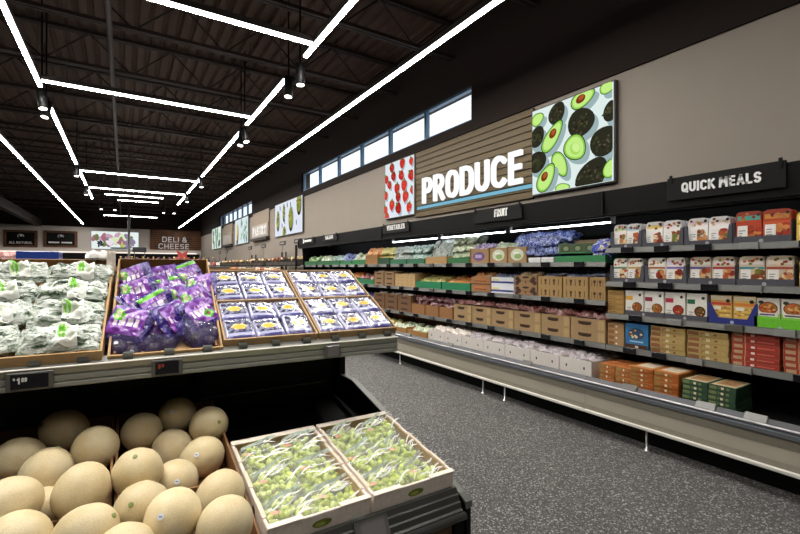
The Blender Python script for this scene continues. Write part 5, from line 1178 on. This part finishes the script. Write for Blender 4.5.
ML = ['large pale melon at the back of the left carton, in the shade', 'shaded melon at the far left back of the bin', 'dull pale melon left of centre in the back left carton', 'pale melon at the back beside the carton divider', 'bright cream melon leaning over the left carton rim, its end down', 'cream melon cut by the left edge of the picture, upper one', 'small half hidden melon below between the left carton melons', 'melon at the lower left corner of the bin', 'cream melon at the bottom by the carton divider, left side',
      'shaded melon at the back right carton, left one', 'topmost and farthest shaded round melon under the shelf', 'shaded melon with a green scar at the back right corner', 'dark low melon in the middle of the back right carton', 'big cream melon right of the carton divider, above the rim', 'cream melon with a sticker against the right carton wall', 'low melon with a white sticker just behind the carton rim', 'cream melon with a green stem scar in the front right carton', 'cream melon with a white sticker facing up, front right carton', 'cream melon behind the front right corner one, by the grape crate', 'cream melon at the bottom right beside the grape crate', 'melon at the bottom of the front right carton, barely showing']
CAMV = Vector((0, 0, 1.45))
def melon(i, p):
    p = Vector(p); t = thing('melon', ML[i], 'melon', 'pale melons', p)
    tov = (CAMV-p).normalized(); rr = random.Random(i*13+1)
    ax = Vector((rr.uniform(-1, 1), rr.uniform(-1, 1), rr.uniform(-.5, .8))).normalized()
    special = {4: (-.4, -.15, -.9), 0: (-.8, -.4, .5), 3: (-.1, -.7, -.7), 11: (.35, -.85, .35), 16: (-.35, -.75, .55), 13: (-.1, -.5, .85), 17: (.5, .7, .5)}
    if i in special: ax = Vector(special[i]).normalized()
    e = 1 if i in (9, 10, 15) else (1.06 if i % 2 else 1.12); k = {1: 0, 1.06: 1, 1.12: 2}[e]
    q4 = ax.to_track_quat('Z', 'X'); o = inst('rind', MM[k], parent=t); o.rotation_mode = 'QUATERNION'; o.rotation_quaternion = q4
    s2 = inst('stem_scar', SC, parent=o, loc=(0, 0, .0725*e))
    if i in (10, 14, 15, 17, 6):
        d = (tov+Vector((rr.uniform(-.5, .2), rr.uniform(-.1, .2), rr.uniform(-.2, .3)))).normalized()
        s3 = inst('sticker', ST, parent=t, loc=d*.0735*(1.03 if e > 1 else 1)); s3.rotation_mode = 'QUATERNION'; s3.rotation_quaternion = d.to_track_quat('Z', 'Y')
for i, p in enumerate(MP): melon(i, p)
def mcart(x0, x1, y0, y1, h, label):
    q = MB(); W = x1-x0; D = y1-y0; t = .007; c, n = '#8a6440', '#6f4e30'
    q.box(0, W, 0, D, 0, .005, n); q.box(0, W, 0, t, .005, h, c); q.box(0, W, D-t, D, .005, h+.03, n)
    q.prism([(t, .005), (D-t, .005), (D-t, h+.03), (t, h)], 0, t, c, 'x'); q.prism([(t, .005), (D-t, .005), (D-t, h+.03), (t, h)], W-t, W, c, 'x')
    o = q.build('carton', M['card']); o.matrix_basis = Matrix.Translation((x0, y0, .80+.15*(y0-1.8)-.113)) @ Matrix.Rotation(math.atan(.15), 4, 'X'); setp(o, label, 'box', 'melon cartons')
mcart(-.405, -.032, 1.57, 2.15, .085, 'kraft carton of melons at the back left of the bin')
mcart(-.025, .338, 1.57, 2.15, .085, 'kraft carton of melons at the back right of the bin')
mcart(-.405, -.032, 1.27, 1.555, .05, 'kraft carton of melons at the front left of the bin')
mcart(-.025, .338, 1.27, 1.555, .05, 'kraft carton of melons at the front right of the bin')

# ------------------------------------------------------------------ displays farther down the hall
def gondola(name, label, x0, x1, y0, y1, z, tiers=1):
    t = thing(name, label, 'display stand', None, ((x0+x1)/2, (y0+y1)/2, 0)); X = (x1-x0)/2; Y_ = (y1-y0)/2
    q = MB(); q.rbox(-X, X, -Y_, Y_, .1, z-.03, '#18181a', .01); q.build('body', M['black'], t)
    q = MB(); q.box(-X+.05, X-.05, -Y_+.05, Y_-.05, 0, .1); q.build('plinth', M['black_satin'], t)
    q = MB(); q.rbox(-X-.02, X+.02, -Y_-.02, Y_+.02, z-.029, z, '#727370', .006); q.build('top', M['grey_rail'], t)
    return t
gondola('display_stand', 'black display stand behind the romaine carton with red bags and a blue box', -1.5, -.45, 5.0, 5.7, 1.41)
for k in range(4): inst('produce_bag', BAG['redwhite'][k % 2], 'red bag on the far display stand, %s' % ('first from the left', 'second from the left', 'third from the left', 'fourth from the left')[k], 'bag', 'red bags on the display stand', (-1.25+k*.13, 5.12, 1.50), (1.2, 0, 0), .9)
q = MB(); q.rbox(-.15, .15, 0, .3, 0, .18, '#233f8f', .005); q.poly([(-.16, -.001, .05), (.16, -.001, .05), (.16, -.001, .11), (-.16, -.001, .11)], '#8f4a34'); q.poly([(-.06, -.002, .055), (-.02, -.002, .055), (-.02, -.002, .105), (-.06, -.002, .105)], '#e8e4e0'); q.poly([(.1, -.002, .03), (.15, -.002, .03), (.15, -.002, .05), (.1, -.002, .05)], '#d8c23a')
setp(q.build('food_box', M['gloss'], None, (-.655, 5.06, 1.411)), 'blue printed box on the far display stand behind the romaine', 'box')
q = MB(); q.rbox(-.05, .05, 0, .12, 0, .1, '#2b3f80', .004); q.poly([(-.03, -.001, .02), (.01, -.001, .02), (.01, -.001, .08), (-.03, -.001, .08)], '#d6dae6')
setp(q.build('food_box', M['gloss'], None, (-.5, 5.3, 1.411)), 'small blue and white box at the right end of the far display stand', 'box')
gondola('display_stand', 'long low black stand of bottles behind the avocado carton', -.15, 1.7, 8.8, 9.5, 1.46)
q = MB(); q.tube([(0, 0, 0), (0, 0, .1), (0, 0, .125), (0, 0, .16)], [.032, .032, .013, .012], '#3a2622', 10); q.tube([(0, 0, .03), (0, 0, .08)], .0325, '#a03830', 10); q.tube([(0, 0, .16), (0, 0, .172)], .014, '#c8a040', 8); BT = [q.mesh('bottle', M['gloss'])]
q = MB(); q.tube([(0, 0, 0), (0, 0, .1), (0, 0, .12), (0, 0, .15)], [.034, .034, .016, .013], '#241a2a', 10); q.tube([(0, 0, .03), (0, 0, .08)], .0345, '#d8cfc4', 10); q.tube([(0, 0, .15), (0, 0, .165)], .015, '#702430', 8); BT.append(q.mesh('bottle', M['gloss']))
for k in range(20): inst('bottle', BT[k % 2], 'small %s bottle on the low black stand, %s from the left' % (('red labelled', 'pale labelled')[k % 2], ORD[k]), 'bottle', 'bottles on the low stand', (-.05+k*.082, 8.92, 1.4605))
q = MB(); n = 10; q.prism([((.17 if i % 2 else .07)*math.cos(i*PI/5+.3), .17+(.17 if i % 2 else .07)*math.sin(i*PI/5+.3)) for i in range(n)], 0, .04, '#b0433c', 'y')
setp(q.build('star_sign', M['plain'], None, (.92, 9.1, 1.46)), 'red star shaped sign standing on the low black stand', 'sign')
t = thing('counter_sign', 'small dark sign on legs above the bottles', 'sign', None, (.24, 9.3, 1.4605)); q = MB(); q.rbox(-.11, .11, -.01, .01, .26, .35, '#26282c', .004); q.build('plate', M['plain'], t)
for s in (-1, 1): q = MB(); q.tube([(s*.08, 0, 0), (s*.08, 0, .26)], .008, '#26282c', 6); q.build('leg', M['plain'], t)
C1 = ['#a8622c', '#c79a4a', '#6f7a3a', '#8a3a24', '#d8b878', '#5a4030', '#b8843c', '#94583a']
C2 = ['#d88a2a', '#c84a30', '#e0b04a', '#b86a34', '#d8c8a0', '#a83a2c', '#e09a3a', '#8f7a4a']
def rack(y0, y1, label, wh, seed):
    t = thing('bakery_rack', label, 'display rack', 'racks along the right wall', (3.7, y0, 0)); L = y1-y0
    q = MB(); q.box(.0, .85, 0, L, .0, 1.05); q.build('body', M['black'], t)
    q = MB(); q.prism([(-.62, .9), (-.62, 1.22), (.0, 1.30), (.0, .9)], 0, L); q.build('front_table', M['black'], t)
    q = MB(); q.box(.15, .85, 0, L, 1.48, 1.51); q.build('upper_shelf', M['black'], t)
    for y in (.02, L-.02): q = MB(); q.rbox(.8, .84, y-.02, y+.02, 1.051, 1.95, '#202020', .004); q.build('upright', M['black'], t)
    q = MB(); q.box(-.55, -.5, .1, L-.1, 0, .9); q.build('leg_panel', M['black'], t)
    rr = random.Random(seed); n = int(L/.36)
    for k in range(n):
        y = y0+.2+k*(L-.4)/(n-1)
        for (x, z, cols, nm, h) in ((3.12, 1.236, C2, 'lower table', .1), (3.87, 1.512, C1, 'upper shelf', .15)):
            q = MB(); W = .33; open_box(q, W, .4, h, cols[(k+seed) % 8] if nm == 'lower table' else '#4a4440', h*.55); c3 = [cols[(k//2+seed) % 8], cols[(k//2+seed+3) % 8], '#e4dccb']
            for i in range(22): q.ell((rr.uniform(.04, .36), rr.uniform(-.13, .13), h*rr.uniform(.7, 1.4)), (.045, .035, .03), rr.choice(c3), 7, 5, (0, rr.uniform(-.8, .8), rr.uniform(0, 3)))
            o = q.build('food_tray', M['card'], None, (x, y, z), (0, -math.atan(.129) if nm == 'lower table' else 0, 0))
            setp(o, 'tray of baked goods, %s along the %s of the %s' % (ORD[k], nm, wh), 'tray', 'bakery trays')
rack(11.3, 14.3, 'black rack of packed goods just past the cold cases', 'nearest rack', 1)
rack(14.7, 18.2, 'black rack with red and orange goods, second past the cold cases', 'second rack', 4)
rack(18.8, 24.5, 'black rack with brown goods, farthest along the right wall', 'farthest rack', 6)
for k, y in enumerate((12.2, 13.6, 15.8, 17.8, 22.5, 24.3)):
    t = thing('rack_sign', 'small dark sign on a thin stem above the racks, %s from the cold cases' % ORD[k], 'sign', 'small rack signs', (4.2, y, 1.5105))
    q = MB(); q.rbox(-.012, .012, -.28, .28, .62, .75, '#1c1d20', .004); q.build('plate', M['plain'], t)
    q = MB(); q.rbox(-.0145, -.0125, -.18, .18, .665, .70, '#9a9a98', .0008); q.build('caption', M['plain'], t)
    q = MB(); q.tube([(0, 0, .0), (0, 0, .62)], .006, '#202020', 6); q.build('stem', M['black'], t)
